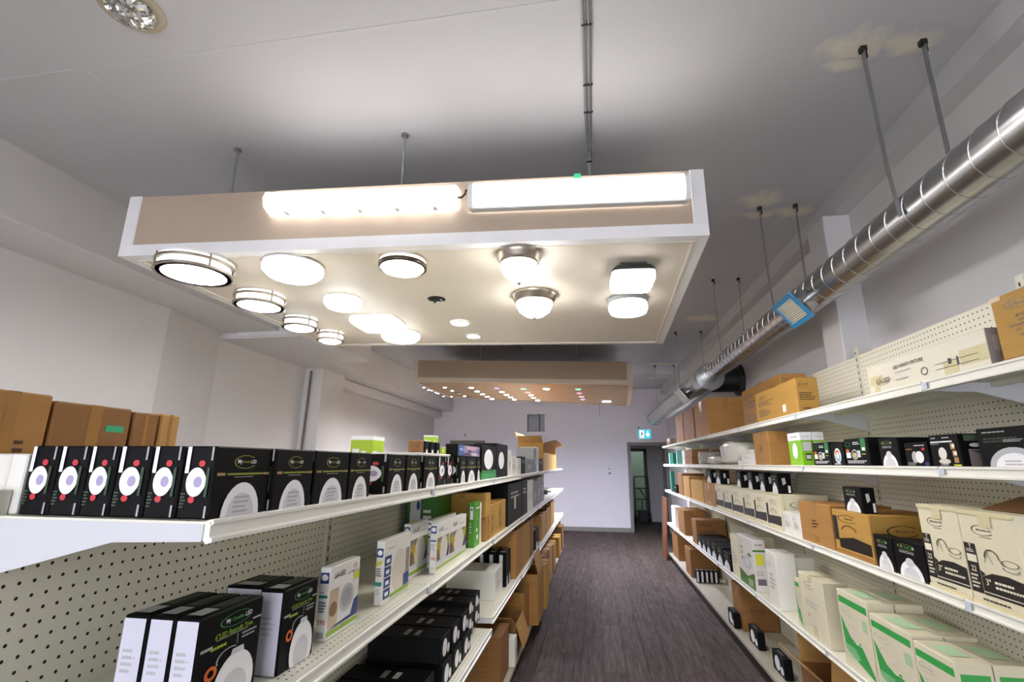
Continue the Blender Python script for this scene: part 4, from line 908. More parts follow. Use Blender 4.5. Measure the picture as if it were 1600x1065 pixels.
ARTF = dict(downlight=a_downlight, egg=a_eggfront, retrofit=a_retrofit, smart=a_smart, rgb=a_rgb, oval=a_oval, duo=a_duo, switch=a_switch, bigdisc=a_bigdisc, ovalfront=a_ovalfront, slim=a_slim, photo=a_photo, talloval=a_talloval, icons=a_icons,
            speaker=a_speaker, flower=a_flower, panelbox=a_panelbox, cream=a_cream, creamsmall=a_creamsmall, green=a_green, whitebig=a_whitebig, spkgreen=a_spkgreen, vanity=a_vanity, bulb=a_bulb, greentall=a_greentall, energy=a_energy,
            kraft=lambda c: a_kraft(c)+[('T', 'r', TAPE, .42, 0, .58, 1)], krafttape=tape_art, kraftplain=lambda c: [('T', 'r', TAPE, .42, 0, .58, 1), (c, 'r', TAPE, .44, .8, .56, 1)], lalbig=a_lalbig, lalside=a_lalside, table=a_table, kraftoval=a_kraftoval,
            kraftstrip=lambda c: [('F', 'r', TAPE, .42, 0, .58, 1), ('F', 'l', INKB, .62, .4, .8, .6, 3)],
            white=lambda c: [('F', 'l', GR, .2, .3, .8, .6, 4), ('F', 'r', LG, .1, .7, .5, .8)], grey=lambda c: [('F', 'l', LG, .2, .3, .8, .6, 3)], plainblack=lambda c: [('F', 'l', GR, .2, .6, .8, .8, 2)],
            teal=lambda c: [('F', 'r', ink('d9e5dd'), .02, .02, .14, .98)], lime=lambda c: [('F', 'r', W_, .0, .92, 1, 1), (c, 'r', W_, 0, .92, 1, 1), ('F', 'r', W_, .1, .3, .4, .7), (c, 'r', W_, .1, .3, .42, .74), (c, 'r', W_, .5, .3, .72, .7)])
NAMES = dict(kraft='cardboard_carton', krafttape='cardboard_carton', kraftplain='cardboard_carton', lalbig='cardboard_carton', lalside='cardboard_carton', table='cardboard_carton', kraftoval='cardboard_carton', kraftstrip='cardboard_carton',
             cream='cream_carton', creamsmall='cream_carton', white='white_box', whitebig='white_carton', green='green_printed_carton', bulb='bulb_box', lime='bulb_box', grey='grey_box', teal='green_box', vanity='lamp_carton',
             downlight='downlight_box', egg='downlight_box', retrofit='downlight_box', ovalfront='downlight_box')
MC = {}
def carton(kind, label, X, Y0, Y1, z, h, depth, side, group=None, body=None, rot=0.0, name=None):
    """front face on plane X, from Y0 (near) to Y1 (far); side R: stands to +X of its face, L: to -X"""
    w = round(abs(Y1-Y0), 3); d = round(depth, 3); h = round(h, 3)
    c = '+' if side == 'R' else '-'
    bm = body or BODY.get(kind) or KRAFT[(len(MC)) % 4]
    nm = name or NAMES.get(kind, 'lamp_box')
    key = (kind, w, d, h, bm.name, c)
    if key not in MC:
        b = MB().box(-w/2, w/2, -d/2, d/2, 0, h, b=.0025 if bm not in KRAFT else .004).mesh(nm, bm)
        MC[key] = (b, art_mesh('printed_artwork', w, d, h, ARTF[kind](c)))
    b, a = MC[key]
    sx = 1 if side == 'R' else -1
    o = obj(nm, b, None, (X+sx*d/2, (Y0+Y1)/2, z+.0008), (-math.pi/2 if side == 'R' else math.pi/2)+rot)
    tag(o, label, 'box', group)
    if len(a.polygons): obj('printed_artwork', a, o)
    return o
def R(kind, label, z, pf, pn, ptop, depth=.3, X=XF+.014, group=None, body=None, h=None, gap=.001, rot=0, name=None):
    Y0, Y1 = Yat(pn, X, z), Yat(pf, X, z)
    hh = h if h else Zat(ptop, X, Y0)-z
    return carton(kind, label, X, Y0+gap, Y1-gap, z, hh, min(depth, XPR-.012-X), 'R', group, body, rot, name)
def Lf(kind, label, z, pn, pf, ptop, depth=.3, dx=-.03, group=None, body=None, h=None, gap=.001, rot=0, X=None, name=None):
    X = xl(2)+dx if X is None else X
    for _ in range(3): Y0 = Yat(pn, X, z); 
    Y1 = Yat(pf, X, z)
    hh = h if h else Zat(ptop, X, Y0)-z
    return carton(kind, label, X, Y0+gap, Y1-gap, z, hh, depth, 'L', group, body, rot, name)
def open_carton(label, x0, x1, y0, y1, z, h, flaps, body, group=None, art=None):
    """hollow carton; flaps: {'+x': degrees from upright outwards,...}"""
    cx, cy_ = (x0+x1)/2, (y0+y1)/2; w, d = (x1-x0)/2, (y1-y0)/2; t = .005
    r = thing('open_carton', label, 'box', (cx, cy_, z+.0008), group=group)
    m = MB(); m.box(-w, w, -d, d, 0, t); m.box(-w, -w+t, -d, d, t, h); m.box(w-t, w, -d, d, t, h); m.box(-w+t, w-t, -d, -d+t, t, h); m.box(-w+t, w-t, d-t, d, t, h)
    m.build('carton_body', body, r)
    L = min(w, d)*.95
    for k, deg in flaps.items():
        a = math.radians(deg)
        fm_ = MB()
        if k[1] == 'x':
            s = 1 if k[0] == '+' else -1; ux, uz = s*math.sin(a), math.cos(a)
            p = [(s*w, -d*.98, h), (s*w, d*.98, h), (s*w+ux*L, d*.95, h+uz*L), (s*w+ux*L, -d*.95, h+uz*L)]; nn = Vector((uz, 0, -ux))
        else:
            s = 1 if k[0] == '+' else -1; uy, uz = s*math.sin(a), math.cos(a)
            p = [(-w*.98, s*d, h), (w*.98, s*d, h), (w*.95, s*d+uy*L, h+uz*L), (-w*.95, s*d+uy*L, h+uz*L)]; nn = Vector((0, uz, -uy))
        q = [Vector(v)+nn*.004 for v in p]
        fm_.add(p+[tuple(v) for v in q], [(0, 1, 2, 3), (7, 6, 5, 4), (0, 4, 5, 1), (1, 5, 6, 2), (2, 6, 7, 3), (3, 7, 4, 0)])
        fm_.build('flap', KRAFT[3] if body in KRAFT else body, r)
    if art: obj('printed_artwork', art_mesh('printed_artwork', 2*w, 2*d, h, art), r)
    return r

# ---------------------------------------------------------------- left run, top shelf
z = ZL[0]; g = 'black downlight boxes on the left top shelf'
xs6 = [-.664, -.731, -.798, -.869, -.932, -.999, -1.066]
for k in range(6):
    carton('downlight', '%s black downlight box from the aisle in the nearest row, left top shelf' % ORD[k], xs6[k]-.001, .80, .956, z, .125, xs6[k]-xs6[k+1]-.003, 'L', g)
ends = [(421.5, 484), (486, 541), (542, 577)]
for k, (a, b) in enumerate(ends):
    Lf('downlight', 'black downlight box facing the aisle, %s behind the nearest row, left top shelf' % ORD[k], z, a, b, 0, .064, -.0165, g, h=.125, gap=.002)
Lf('downlight', 'black downlight box showing a pale disc on its side, after the first gap', z, 604, 631, 0, .11, -.02, g, h=.125)
Lf('downlight', 'black downlight box right behind the one after the first gap', z, 633, 655, 0, .09, -.02, g, h=.125)
Lf('downlight', 'black downlight box with cream half disc before the two disc fronted boxes', z, 661, 682, 0, .09, -.02, g, h=.125)
for k, (a, b) in enumerate(((683, 696), (697, 707))):
    Lf('egg', '%s disc fronted downlight box on the left top shelf' % ('darker' if k == 0 else 'white striped'), z, a, b, 0, .1, -.05, g, h=.125)
for k, (a, b) in enumerate(((718, 727.5), (728.3, 743.5), (744.5, 750))):
    Lf('downlight', '%s slim downlight box below the box with the room photo' % ORD[k], z, a, b, 0, .1, -.02, g, h=.125)
# goods on top of that row
zt = z+.1265; Xk = -.70
Y0, Y1 = Yat(653, Xk, zt), Yat(704, Xk, zt)
tag(MB().box(Xk-.2, Xk, Y0, Y1, zt, zt+.012, b=.002).build('white_plank', WHITEC), 'thin white board lying across the black boxes, left top shelf', 'board')
for k, (a, b) in enumerate(((655, 662), (663, 670), (672, 679), (681, 687))):
    Lf(('kraftplain', 'slim', 'slim', 'slim')[k], '%s little dark box from the left on the thin white board' % ORD[k], zt+.0125, a, b, 0, .05, h=.05, X=Xk-.02, group='little boxes on the white board')
Lf('lime', 'lime green bulb box standing on the thin white board', zt+.0125, 676, 684, 0, .05, h=.09, X=Xk-.08)
Lf('lime', 'low lime green box lying on the thin white board', zt+.0125, 690, 697, 0, .055, h=.032, X=Xk-.02)
Lf('lime', 'lime and white double bulb carton behind the black boxes', z, 577, 596, 681, .1, X=-.93)
Lf('photo', 'black box printed with a room photo stacked on the slim boxes', zt, 714, 750, 693, .06, X=-.668)
Lf('talloval', 'tall black and green box with a large white oval', z, 752, 775, 694, .16, X=-.665)
Lf('icons', 'black box with three pale green icons and white oval', z, 775.5, 793, 692, .16, X=-.665)
Lf('white', 'pale grey slim box beside the black icon box', z, 793.5, 799, 703, .14, X=-.665)
Lf('white', 'pale box with a green chart beside the slim grey one', z, 799.5, 807, 712, .14, X=-.665)
carton('kraftplain', 'small cardboard carton peeping over the black icon box', -.9, Yat(776, -.9, 1.6), Yat(790, -.9, 1.6), z, .2, .15, 'L')
for k, (a, b, pt, kd, lab) in enumerate(((808, 814, 715, 'white', 'red and white small box at the shelf step'), (815, 821, 713, 'plainblack', 'small dark box past the red and white one'), (822, 834, 716, 'grey', 'dark grey box with a faint picture, far part of left top shelf'), (834.5, 838, 699, 'grey', 'first tall thin grey box by the open far carton'), (838.2, 842, 698, 'white', 'second tall thin pale box by the open far carton'), (842.5, 848, 716, 'plainblack', 'low dark box touching the open far carton'))):
    Lf(kd, lab, z, a, b, pt, .2, X=-.66)
Y0, Y1 = Yat(849, -.66, z), Yat(871, -.64, z)
oc = open_carton('open brown carton with raised flaps at the far end of the left top shelf', -1.0, -.66, Y0, Y1, z, .36, {'+x': 75, '-x': 20, '-y': 60, '+y': 110}, KRAFT[1])
for k in range(3):
    tag(MB().box(-.02, .02, -.12, .12, 0, .34, b=.004).build('white_tube_box', WHITEC, None, (-.9+.09*k, Y0+.2, z+.007)), '%s white box inside the open carton on the left top shelf' % ['left', 'middle', 'right'][k], 'box', 'white boxes in the open carton')
# rear side of the run: brown cartons and white boxes behind the black row
for k, (a, b, pt, lab) in enumerate(((-60, 78, 619, 'brown carton at the left picture edge, tallest on the rear shelf'), (80, 204, 640, 'wide brown carton with green tape mark on the rear shelf'), (206, 247, 648, 'third brown carton on the rear shelf'), (249, 280, 650, 'last and narrowest brown carton on the rear shelf'))):
    X = -1.16
    zt2 = 1.72
    Y0, Y1 = Yat(a, X, 1.68), Yat(b, X, 1.68)
    ht_ = Zat(pt, X, Y1)-z
    o = carton('kraftstrip', lab, X, Y0+.002, Y1-.002, z, ht_, .36, 'L', 'brown cartons on the rear shelf', KRAFT[(0, 2, 2, 3)[k]])
    if k == 1:
        m = MB(); m.box(.03, .075, -.0005, .0005, ht_-.06, ht_-.045); m.build('green_tape', mat('green_tape', '39b07c', .4), o, (-.0, -.1808, 0))
for k, (x0, x1) in enumerate(((-1.15, -1.11), (-1.108, -1.07))):
    carton('white', '%s upright white box left of the nearest black row' % ('outer' if k == 0 else 'inner'), x1, .80, .9, z, .11, x1-x0, 'L', 'white boxes by the black row')

# ---------------------------------------------------------------- left run, second shelf
z = ZL[1]; g = 'black retrofit boxes on the left second shelf'
YT = .885; hT = Zat(969, -.708, YT)-z; Yfar = Yat(418, -.708, z+hT)
xe = [Xat(p, YT, z+hT) for p in (316, 275, 234, 193)]
for k in range(3):
    carton('retrofit', 'slim black retrofit lamp box with white sticker, %s from the aisle' % ORD[k], xe[k], YT, Yfar, z, hT, xe[k]-xe[k+1]-.004, 'L', g)
Y0 = Yat(430, -.702, z); Y1 = Yat(487, -.70, z)
carton('retrofit', 'single black retrofit lamp box beside the trio', -.70, Y0, Y1, z, hT*.98, .06, 'L', g)
carton('retrofit', 'black retrofit lamp box hidden behind the single one', -.765, Y0+.02, Y1, z, hT*.98, .1, 'L', g)
g = 'white lamp boxes on the left second shelf'
carton('speaker', 'white speaker lamp box standing alone with round grille picture', -.708, 1.328, Yat(556, -.708, z), z, Zat(887, -.708, 1.328)-z, .03, 'L', g)
carton('panelbox', 'white panel lamp box with blue icons at its edge', -.702, 1.665, Yat(637, -.702, z), z, Zat(845, -.702, 1.665)-z, .028, 'L', g)
carton('flower', 'white lamp box with flower picture half behind the blue icon box', -.745, Yat(640, -.745, 1.24), Yat(668, -.745, 1.24), z, Zat(829, -.745, 1.83)-z, .03, 'L', g)
ya = 2.15; ym = Yat(702, -.674, z+.1); yc = Yat(728, -.674, z+.1)
hh = Zat(818, -.674, ya)-z
carton('flower', 'white lamp box with flower picture and price sticker, front of the pair', -.674, ya, ym-.002, z, hh, .03, 'L', g)
carton('flower', 'white lamp box with flower picture next to the green tube box', -.674, ym, yc, z, hh*.98, .03, 'L', g)
carton('flower', 'white lamp box lying half hidden behind the flower pair', -.73, ya+.1, yc, z, hh*1.0, .03, 'L', g)
carton('greentall', 'tall green tube lamp box with white petals', -.672, 2.82, 2.96, z, Zat(785, -.672, 2.82)-z, .035, 'L', None)
carton('white', 'tall white box touching the green tube lamp box', -.672, 2.963, 3.0, z, Zat(785, -.672, 2.96)-z, .05, 'L', None)
carton('energy', 'dark green box with energy sticker at the back of the second shelf', -.86, 2.72, 3.0, z, .3, .17, 'L', None)
g = 'brown cartons on the left second shelf'
yy = 3.05
h1 = Zat(809, -.652, yy)-z
carton('krafttape', 'lower brown carton of the stacked pair on the second shelf', -.652, yy, Yat(766, -.652, z+.1), z, h1, .2, 'L', g, KRAFT[0])
carton('kraftplain', 'upper brown carton of the stacked pair on the second shelf', -.652, yy-.02, Yat(767, -.652, z+.25), z+h1+.001, Zat(771, -.652, yy)-z-h1, .3, 'L', g, KRAFT[1])
for k, (a, b) in enumerate(((766.5, 778), (778.5, 790))):
    carton('kraft', '%s tan carton right of the stacked pair on the second shelf' % ('first' if k == 0 else 'second'), -.652, Yat(a, -.652, z+.1), Yat(b, -.652, z+.1)-.003, z, .2, .25, 'L', g, KRAFT[1])
Lf('plainblack', 'dark box behind the tan cartons on the second shelf', z, 766, 789, 0, .13, h=.24, X=-.9)
for k, (a, b, h_, kd, lab) in enumerate(((793, 815, .3, 'plainblack', 'large glossy black lamp box with pale label'), (815.5, 824, .3, 'plainblack', 'second glossy black box with curved picture'), (825, 828.5, .29, 'white', 'first thin pale box after the black boxes'), (829.5, 833, .29, 'white', 'second thin pale box after the black boxes'), (833.5, 839.5, .26, 'grey', 'grey picture box beyond the thin pale ones'), (840, 845, .3, 'grey', 'tall grey box at the end of the row'), (845.5, 850, .33, 'grey', 'tallest grey green box at the row end'))):
    o = Lf(kd, lab+', left second shelf', z, a, b, 0, .22, h=h_, X=-.645)
    if k == 0:
        obj('pale_label', MB().box(-.06, .02, -.0022, -.0012, .1, .19).mesh('pale_label', ink('b9c4a0')), o, (0, -.11, 0))
Lf('energy', 'tall dark green box standing behind the black lamp boxes', z, 838, 849, 0, .13, h=.26, X=-.88)
zf = z
for k, (y, w, h_) in enumerate(((7.2, .14, .02), (7.7, .1, .06), (8.3, .18, .02))):
    tag(MB().box(-.07, .07, -w/2, w/2, 0, h_, b=.004).build('small_fixture', mat('fixture_dark', '4c4c50', .4, .4), None, (-.78, y, zf+.001)), '%s small grey fixture lying on the bare far shelf' % ORD[k], 'fixture', 'fixtures on the far shelf')

# ---------------------------------------------------------------- left run, third shelf
z = ZL[2]; g = 'black boxes with white ovals on the left third shelf'
for k, (a, b, n_) in enumerate(((596, 618, 1), (619, 640, 1), (641, 659, 1), (660, 678, 1), (690, 706, 2), (707, 721.5, 2), (722.5, 735, 2))):
    X = -.70 if k < 4 else -.68
    Y0, Y1 = Yat(a, X, z), Yat(b, X, z)
    for l in range(n_):
        carton('ovalfront', '%s black oval printed box from the left on the third shelf%s' % (ORD[k], '' if n_ == 1 else (', lower layer' if l == 0 else ', upper layer')), X-.012*l, Y0+.001, Y1-.001, z+l*.102, .1, .36-.02*l, 'L', g)
z = .70; X = -.70
for k, (a, b) in enumerate(((731, 740.5), (741, 750))):
    Y0, Y1 = Yat(a, X, z+.1), Yat(b, X, z+.1)
    for l in range(2):
        carton('ovalfront', '%s black box with two ovals behind the step, %s' % ('left' if k == 0 else 'right', 'bottom' if l == 0 else 'top'), X, Y0, Y1-.002, z+l*.081, .08, .32, 'L', g)
Y0 = Yat(773, -.69, z+.05); Y1 = Yat(785, -.69, z+.05)
carton('white', 'long white box with cut window on the third shelf', -.69, Y0, Y1, z, Zat(893, -.69, Y0)-z, .34, 'L')
g = 'slim black and white boxes on the third shelf'
for i in range(3):
    for j in range(2):
        X = -.68-.075*i; Y0 = 3.92+.11*j
        carton('slim', 'slim black box with white edge, %s column from the aisle, %s' % (ORD[i], 'front' if j == 0 else 'back'), X, Y0, Y0+.1, z, .24, .06, 'L', g)
for k, (a, b, h_) in enumerate(((806, 818, .355), (818.5, 828, .35), (829, 834, .34), (846, 853, .28), (853.5, 860, .28), (861, 866, .34))):
    carton('kraftplain', 'brown carton, %s from the slim boxes along the left third shelf' % ORD[k], -.648, Yat(a, -.648, z), Yat(b, -.648, z)-.003, z, h_, .3, 'L', 'brown cartons on the third shelf', KRAFT[k % 4])
carton('slim', 'small black and white box between brown cartons on the third shelf', -.648, Yat(836, -.648, z), Yat(842, -.648, z), z, .2, .08, 'L')
t = thing('wire_basket', 'black wire basket on brown carton at the far third shelf', 'basket', (-.8, 7.15, z+.29))
for a, b in (((-.14, -.3), (.14, -.3)), ((.14, -.3), (.14, .3)), ((.14, .3), (-.14, .3)), ((-.14, .3), (-.14, -.3))):
    for zz in (.0, .1): MB().tube([(a[0], a[1], zz), (b[0], b[1], zz)], .007, 6).build('wire', BLACK, t)
    MB().tube([(a[0], a[1], 0), (a[0], a[1], .1)], .007, 6).build('wire', BLACK, t)

# ---------------------------------------------------------------- left run, base deck
z = .1535
Y0 = 3.55
carton('table', 'brown carton printed with a table grid on the left base deck', -.66, 3.62, 3.95, z, .3, .38, 'L', 'cartons on the left base deck', KRAFT[2])
carton('white', 'narrow white box next to the grid carton on the left base deck', -.62, 3.98, 4.08, z, .19, .06, 'L')
open_carton('open brown carton with flaps spread beside the white box', -1.0, -.635, 4.12, 4.5, z, .24, {'-y': 62, '+x': 160}, KRAFT[2], 'open cartons on the left')
o = open_carton('low open carton with an orange sticker on the left base deck', -1.0, -.635, 4.56, 4.92, z, .36, {}, KRAFT[0], 'open cartons on the left', [('F', 'r', ink('e8491f'), .3, .8, .7, .93), ('F', 'r', TAPE, .0, .66, 1, .7)])
open_carton('tall open carton with bent flap standing at the aisle edge', -.93, -.555, 4.95, 5.42, z, .43, {'+x': -14}, KRAFT[0], 'open cartons on the left')
for k, (y, w, h_) in enumerate(((5.46, .36, .42), (5.86, .45, .43), (6.5, .5, .4), (7.15, .45, .36), (8.3, .42, .3), (9.0, .45, .38))):
    carton('kraftplain', 'brown carton, %s past the tall open one on the left deck' % ORD[k], -.53 if k == 0 else -.59, y, y+w, z, h_, .36, 'L', 'cartons on the left base deck', KRAFT[(k+1) % 4])
tag(MB().lathe([(.05, .001), (.12, .03), (.13, .06), (.09, .1), (.001, .11)], n=14).build('green_bag', mat('green_plastic', '4f8a34', .3, bump=.4, scale=20), None, (-.75, 9.2, z+.382)), 'green plastic bag on the far brown carton', 'bag')

# ---------------------------------------------------------------- right run, top shelf
z = ZR[0]; g = 'cartons on the right top shelf'
Y0 = Yat(1249, 1.214, z); dp = Xat(1284, Y0, z)-1.214
R('kraft', 'yellow brown printed carton with white barcode label on the right top shelf', z, 1184, 1249, 590, dp, group=g, body=KRAFT[1])
obj('barcode_label', MB().box(.145, .195, -.0022, -.0012, .03, .075).mesh('barcode_label', W_), [o for o in COL.objects if o.get('label', '').startswith('yellow brown printed')][0], (0, -dp/2, 0))
X = 1.36; zt = 2.27
carton('kraft', 'tall flat carton leaning behind the yellow brown one', X, Yat(1217, X, zt), Yat(1158, X, zt), z, Zat(584, X, Yat(1217, X, zt))-z, .18, 'R', g, KRAFT[0])
Y0 = Yat(1278, 1.5, 2.2)
R('krafttape', 'plain tan carton left of the tall flat one', z, 1088, 1110, 621, .36, group=g, body=KRAFT[0])
R('krafttape', 'brown carton with clear tape, second from the far end of top shelf', z, 1070, 1086, 636, .34, group=g, body=KRAFT[2])
R('krafttape', 'small brown carton, farthest on the right top shelf', z, 1058, 1069, 645, .34, group=g, body=KRAFT[2])
tag(MB().lathe([(.07, 0), (.08, .03), (.08, .1), (.05, .13), (.001, .13)], n=18).build('brown_pot', mat('pot_brown', '5a4a3c', .5), None, (1.3, 8.75, z+.001)), 'small brown pot at the far end of the right top shelf', 'pot')
R('vanity', 'long white vanity lamp carton with LED VANITY FIXTURE lettering', z, 1361, 1551, 512.5, .15)
Yn = Yat(1569, 1.214, z)
carton('lalbig', 'large taped brown carton at the right picture edge', 1.214, Yn-.36, Yn, z, Zat(469, 1.214, Yn)-z, .36, 'R', g, KRAFT[1])

# ---------------------------------------------------------------- right run, second shelf
z = ZR[1]; g = 'lamp boxes on the right second shelf'
Y0 = Yat(1205, 1.214, z)
R('krafttape', 'brown carton with open corner beside the green bulb box', z, 1181, 1205, 673, Xat(1240, Y0, z)-1.214, group=g, body=KRAFT[0])
Y0 = Yat(1256, 1.214, z); d1 = Xat(1274, Y0, z)-1.214
R('bulb', 'front green bulb box with white top on the right second shelf', z, 1236, 1256, 675, d1, group=g)
carton('bulb', 'green bulb box with white top behind the front one', 1.214+d1+.004, Y0+.001, Yat(1236, 1.214, z), z, Zat(675, 1.214, Y0)-z, d1, 'R', g)
R('smart', 'small black smart lamp box next to the green bulb boxes', z, 1274, 1301, 690, .1, group=g)
R('rgb', 'black box with a red and blue lens picture', z, 1302, 1322, 691, .12, group=g)
Y0 = Yat(1362, 1.214, z)
R('smart', 'larger black smart lamp box with green corner strip', z, 1324, 1362, 683, .2, group=g)
R('oval', 'black box with pale pear shaped lamp picture', z, 1378, 1409, 683, .16, group=g)
R('duo', 'black box with two white discs and a red dot', z, 1418, 1455, 690, .22, group=g)
R('switch', 'black box with white oval lamp and yellow side pictures', z, 1459, 1506, 677, .16, group=g)
Y1 = Yat(1536, 1.214, z)
carton('bigdisc', 'largest black box with big half disc at the right picture edge', 1.214, Y1-.26, Y1, z, Zat(671, 1.214, Y1)-z, .25, 'R', g)
for k in range(3):
    Y0, Y1 = Yat(1180-3*k, 1.214, z), Yat(1152+4*k, 1.214, z)
    carton('white', '%s flat white box of the stack beside the brown carton' % ['bottom', 'middle', 'top'][k], 1.22+.012*k, Y0, Y1, z+k*.041, .04, .25, 'R', 'stack of flat white boxes')
def lump(name, label, c, sx_, sy_, sz_, m, seed, cat='bag'):
    rnd = random.Random(seed); mb = MB(); N, K = 10, 14; vs_ = []
    for i in range(N+1):
        th = math.pi*i/N
        for j in range(K):
            ph = 2*math.pi*j/K; q = 1+rnd.uniform(-.14, .1)
            x = math.copysign(abs(math.sin(th)*math.cos(ph))**.6, math.cos(ph)); y = math.copysign(abs(math.sin(th)*math.sin(ph))**.6, math.sin(ph)); zz = math.copysign(abs(math.cos(th))**.6, math.cos(th))
            vs_.append((x*q*sx_, y*q*sy_, max(0, sz_+zz*q*sz_) if i < N else 0))
    mb.add(vs_, [(i*K+j, i*K+(j+1) % K, (i+1)*K+(j+1) % K, (i+1)*K+j) for i in range(N) for j in range(K)], 0, True)
    return tag(mb.build(name, m, None, c), label, cat)
lump('white_sack', 'crumpled white plastic sack on the right second shelf', (1.38, (Yat(1121, 1.25, z)+Yat(1152, 1.25, z))/2, z+.003), .14, .3, .11, BAG, 3)
CLEAR = mat('clear_film', 'b9b4ac', .12, var=.1, scale=12, bump=.5)
lump('film_bag', 'loose bag of clear film beside the white sack', (1.33, (Yat(1101, 1.22, z)+Yat(1120, 1.22, z))/2+.12, z+.004), .1, .24, .05, CLEAR, 9)
t = thing('film_roll', 'roll of clear plastic film lying on the right second shelf', 'roll', (1.24, (Yat(1086, 1.22, z)+Yat(1102, 1.22, z))/2+.1, z+.0775))
MB().cyl((0, 0, 0), (.22, 0, 0), .075, n=24).build('film_body', CLEAR, t); MB().cyl((-.003, 0, 0), (.003, 0, 0), .028, n=16).build('core', mat('roll_core', '6b5947', .7), t)
for k in range(2):
    R('kraftplain', '%s small brown carton of the far stack on the second shelf' % ['lower', 'upper'][k], z+.095*k, 1071, 1082, 0, .2, group=g, body=KRAFT[2], h=.094)
R('white', 'narrow white box between the green boxes and small brown stack', z, 1066.5, 1070.5, 0, .2, h=.19)
R('teal', 'nearer dark green upright box at the far right second shelf', z, 1057.5, 1065.5, 0, .25, h=.2)
R('teal', 'farther dark green upright box at the far right second shelf', z, 1046, 1052.5, 0, .25, h=.18)
carton('kraftplain', 'dark brown carton at the back behind the film roll', 1.48, 5.65, 6.7, z, .18, .09, 'R', None, KRAFT[2])

# ---------------------------------------------------------------- right run, third shelf
z = ZR[2]; g = 'goods on the right third shelf'
Xc = 1.214
R('krafttape', 'taped tan carton next to the white boxes on the right third shelf', z, 1254.5, 1305, 790, .3, group=g, body=KRAFT[0])
Y0 = Yat(1368, Xc, z)
hk = Zat(805, Xc, Y0)-z
R('kraftoval', 'brown carton with black curved print on the right third shelf', z, 1308, 1368, 805, .34, group=g, body=KRAFT[1])
R('oval', 'black lamp box standing on the brown curved print carton', z+hk+.001, 1321, 1350, 762, .06, X=Xc+.02, group=g)
R('oval', 'left of the two black lamp boxes before the cream cartons', z, 1372, 1402, 841, .06, group=g)
R('oval', 'right of the two black lamp boxes before the cream cartons', z, 1403, 1453, 851, .1, group=g)
R('cream', 'left large cream carton with black panel and 3 inch print', z, 1455, 1522, 794, .3, group=g)
Y1 = Yat(1523, Xc, z)
carton('cream', 'right large cream carton with an open flap at the picture edge', Xc, Y1-.235, Y1, z, Zat(795, Xc, Y1)-z, .3, 'R', g)
hc_ = Zat(795, Xc, Y1)-z
fl = MB(); fl.add([(0, 0, 0), (.0, -.22, 0), (.12, -.2, .035), (.12, -.02, .035)], [(0, 1, 2, 3)]); fl.add([(0, 0, .003), (.0, -.22, .003), (.12, -.2, .038), (.12, -.02, .038)], [(3, 2, 1, 0)])
cc = [o for o in COL.objects if o.get('label', '').startswith('right large cream')][0]
fo_ = obj('open_flap', MB().prismY([(-.1, 0), (.02, .04), (.02, .044), (-.104, .003)], -.1, .1).mesh('open_flap', KRAFTD), cc, (.0, .02, hc_+.001), math.pi/2)
ed = [1120, 1132, 1145, 1163.5, 1181, 1200.5, 1224]
for k in range(6):
    Y0 = Yat(ed[k+1], Xc, z); Y1 = Yat(ed[k], Xc, z)
    carton('creamsmall', '%s small cream carton from the far end in the row of six' % ORD[k], Xc, Y0+.001, Y1-.001, z, .235, .3, 'R', 'row of six small cream cartons')
for k, (a, b) in enumerate(((1226, 1239.5), (1240, 1254))):
    R('white', '%s little white printed box in front of the tan carton' % ('left' if k == 0 else 'right'), z, a, b, 0, .1, group='little white boxes', h=.135)
zt = z+.237
for k, (a, b) in enumerate(((1105, 1112), (1119, 1127), (1152, 1159), (1169.5, 1177), (1188, 1197), (1207, 1217.5))):
    X = 1.24
    zz = zt if k else z+.235
    Y0, Y1 = Yat(b, X, zt), Yat(a, X, zt)
    carton('oval', '%s black lamp box from the far end standing on the small cartons' % ORD[k], X, Y0, Y1, zz, .135, .085, 'R', 'black boxes on the small cartons')
R('krafttape', 'tan carton at the far end of the cream carton row', z, 1101, 1119.5, 0, .3, group=g, body=KRAFT[0], h=.234)
for k, (a, b, h_) in enumerate(((1081, 1100, .24), (1069, 1079, .27), (1061, 1068, .3))):
    o = R('kraftplain', 'brown carton with dark band, %s past the cream row on the third shelf' % ORD[k], z, a, b, 0, .3, group=g, body=KRAFT[(1, 3, 2)[k]], h=h_)
R('plainblack', 'small black box by the green stick at the far third shelf', z, 1053.5, 1058, 0, .1, h=.12)
R('teal', 'thin dark green stick box at the far end of the third shelf', z, 1048.5, 1050.5, 0, .05, h=.32)

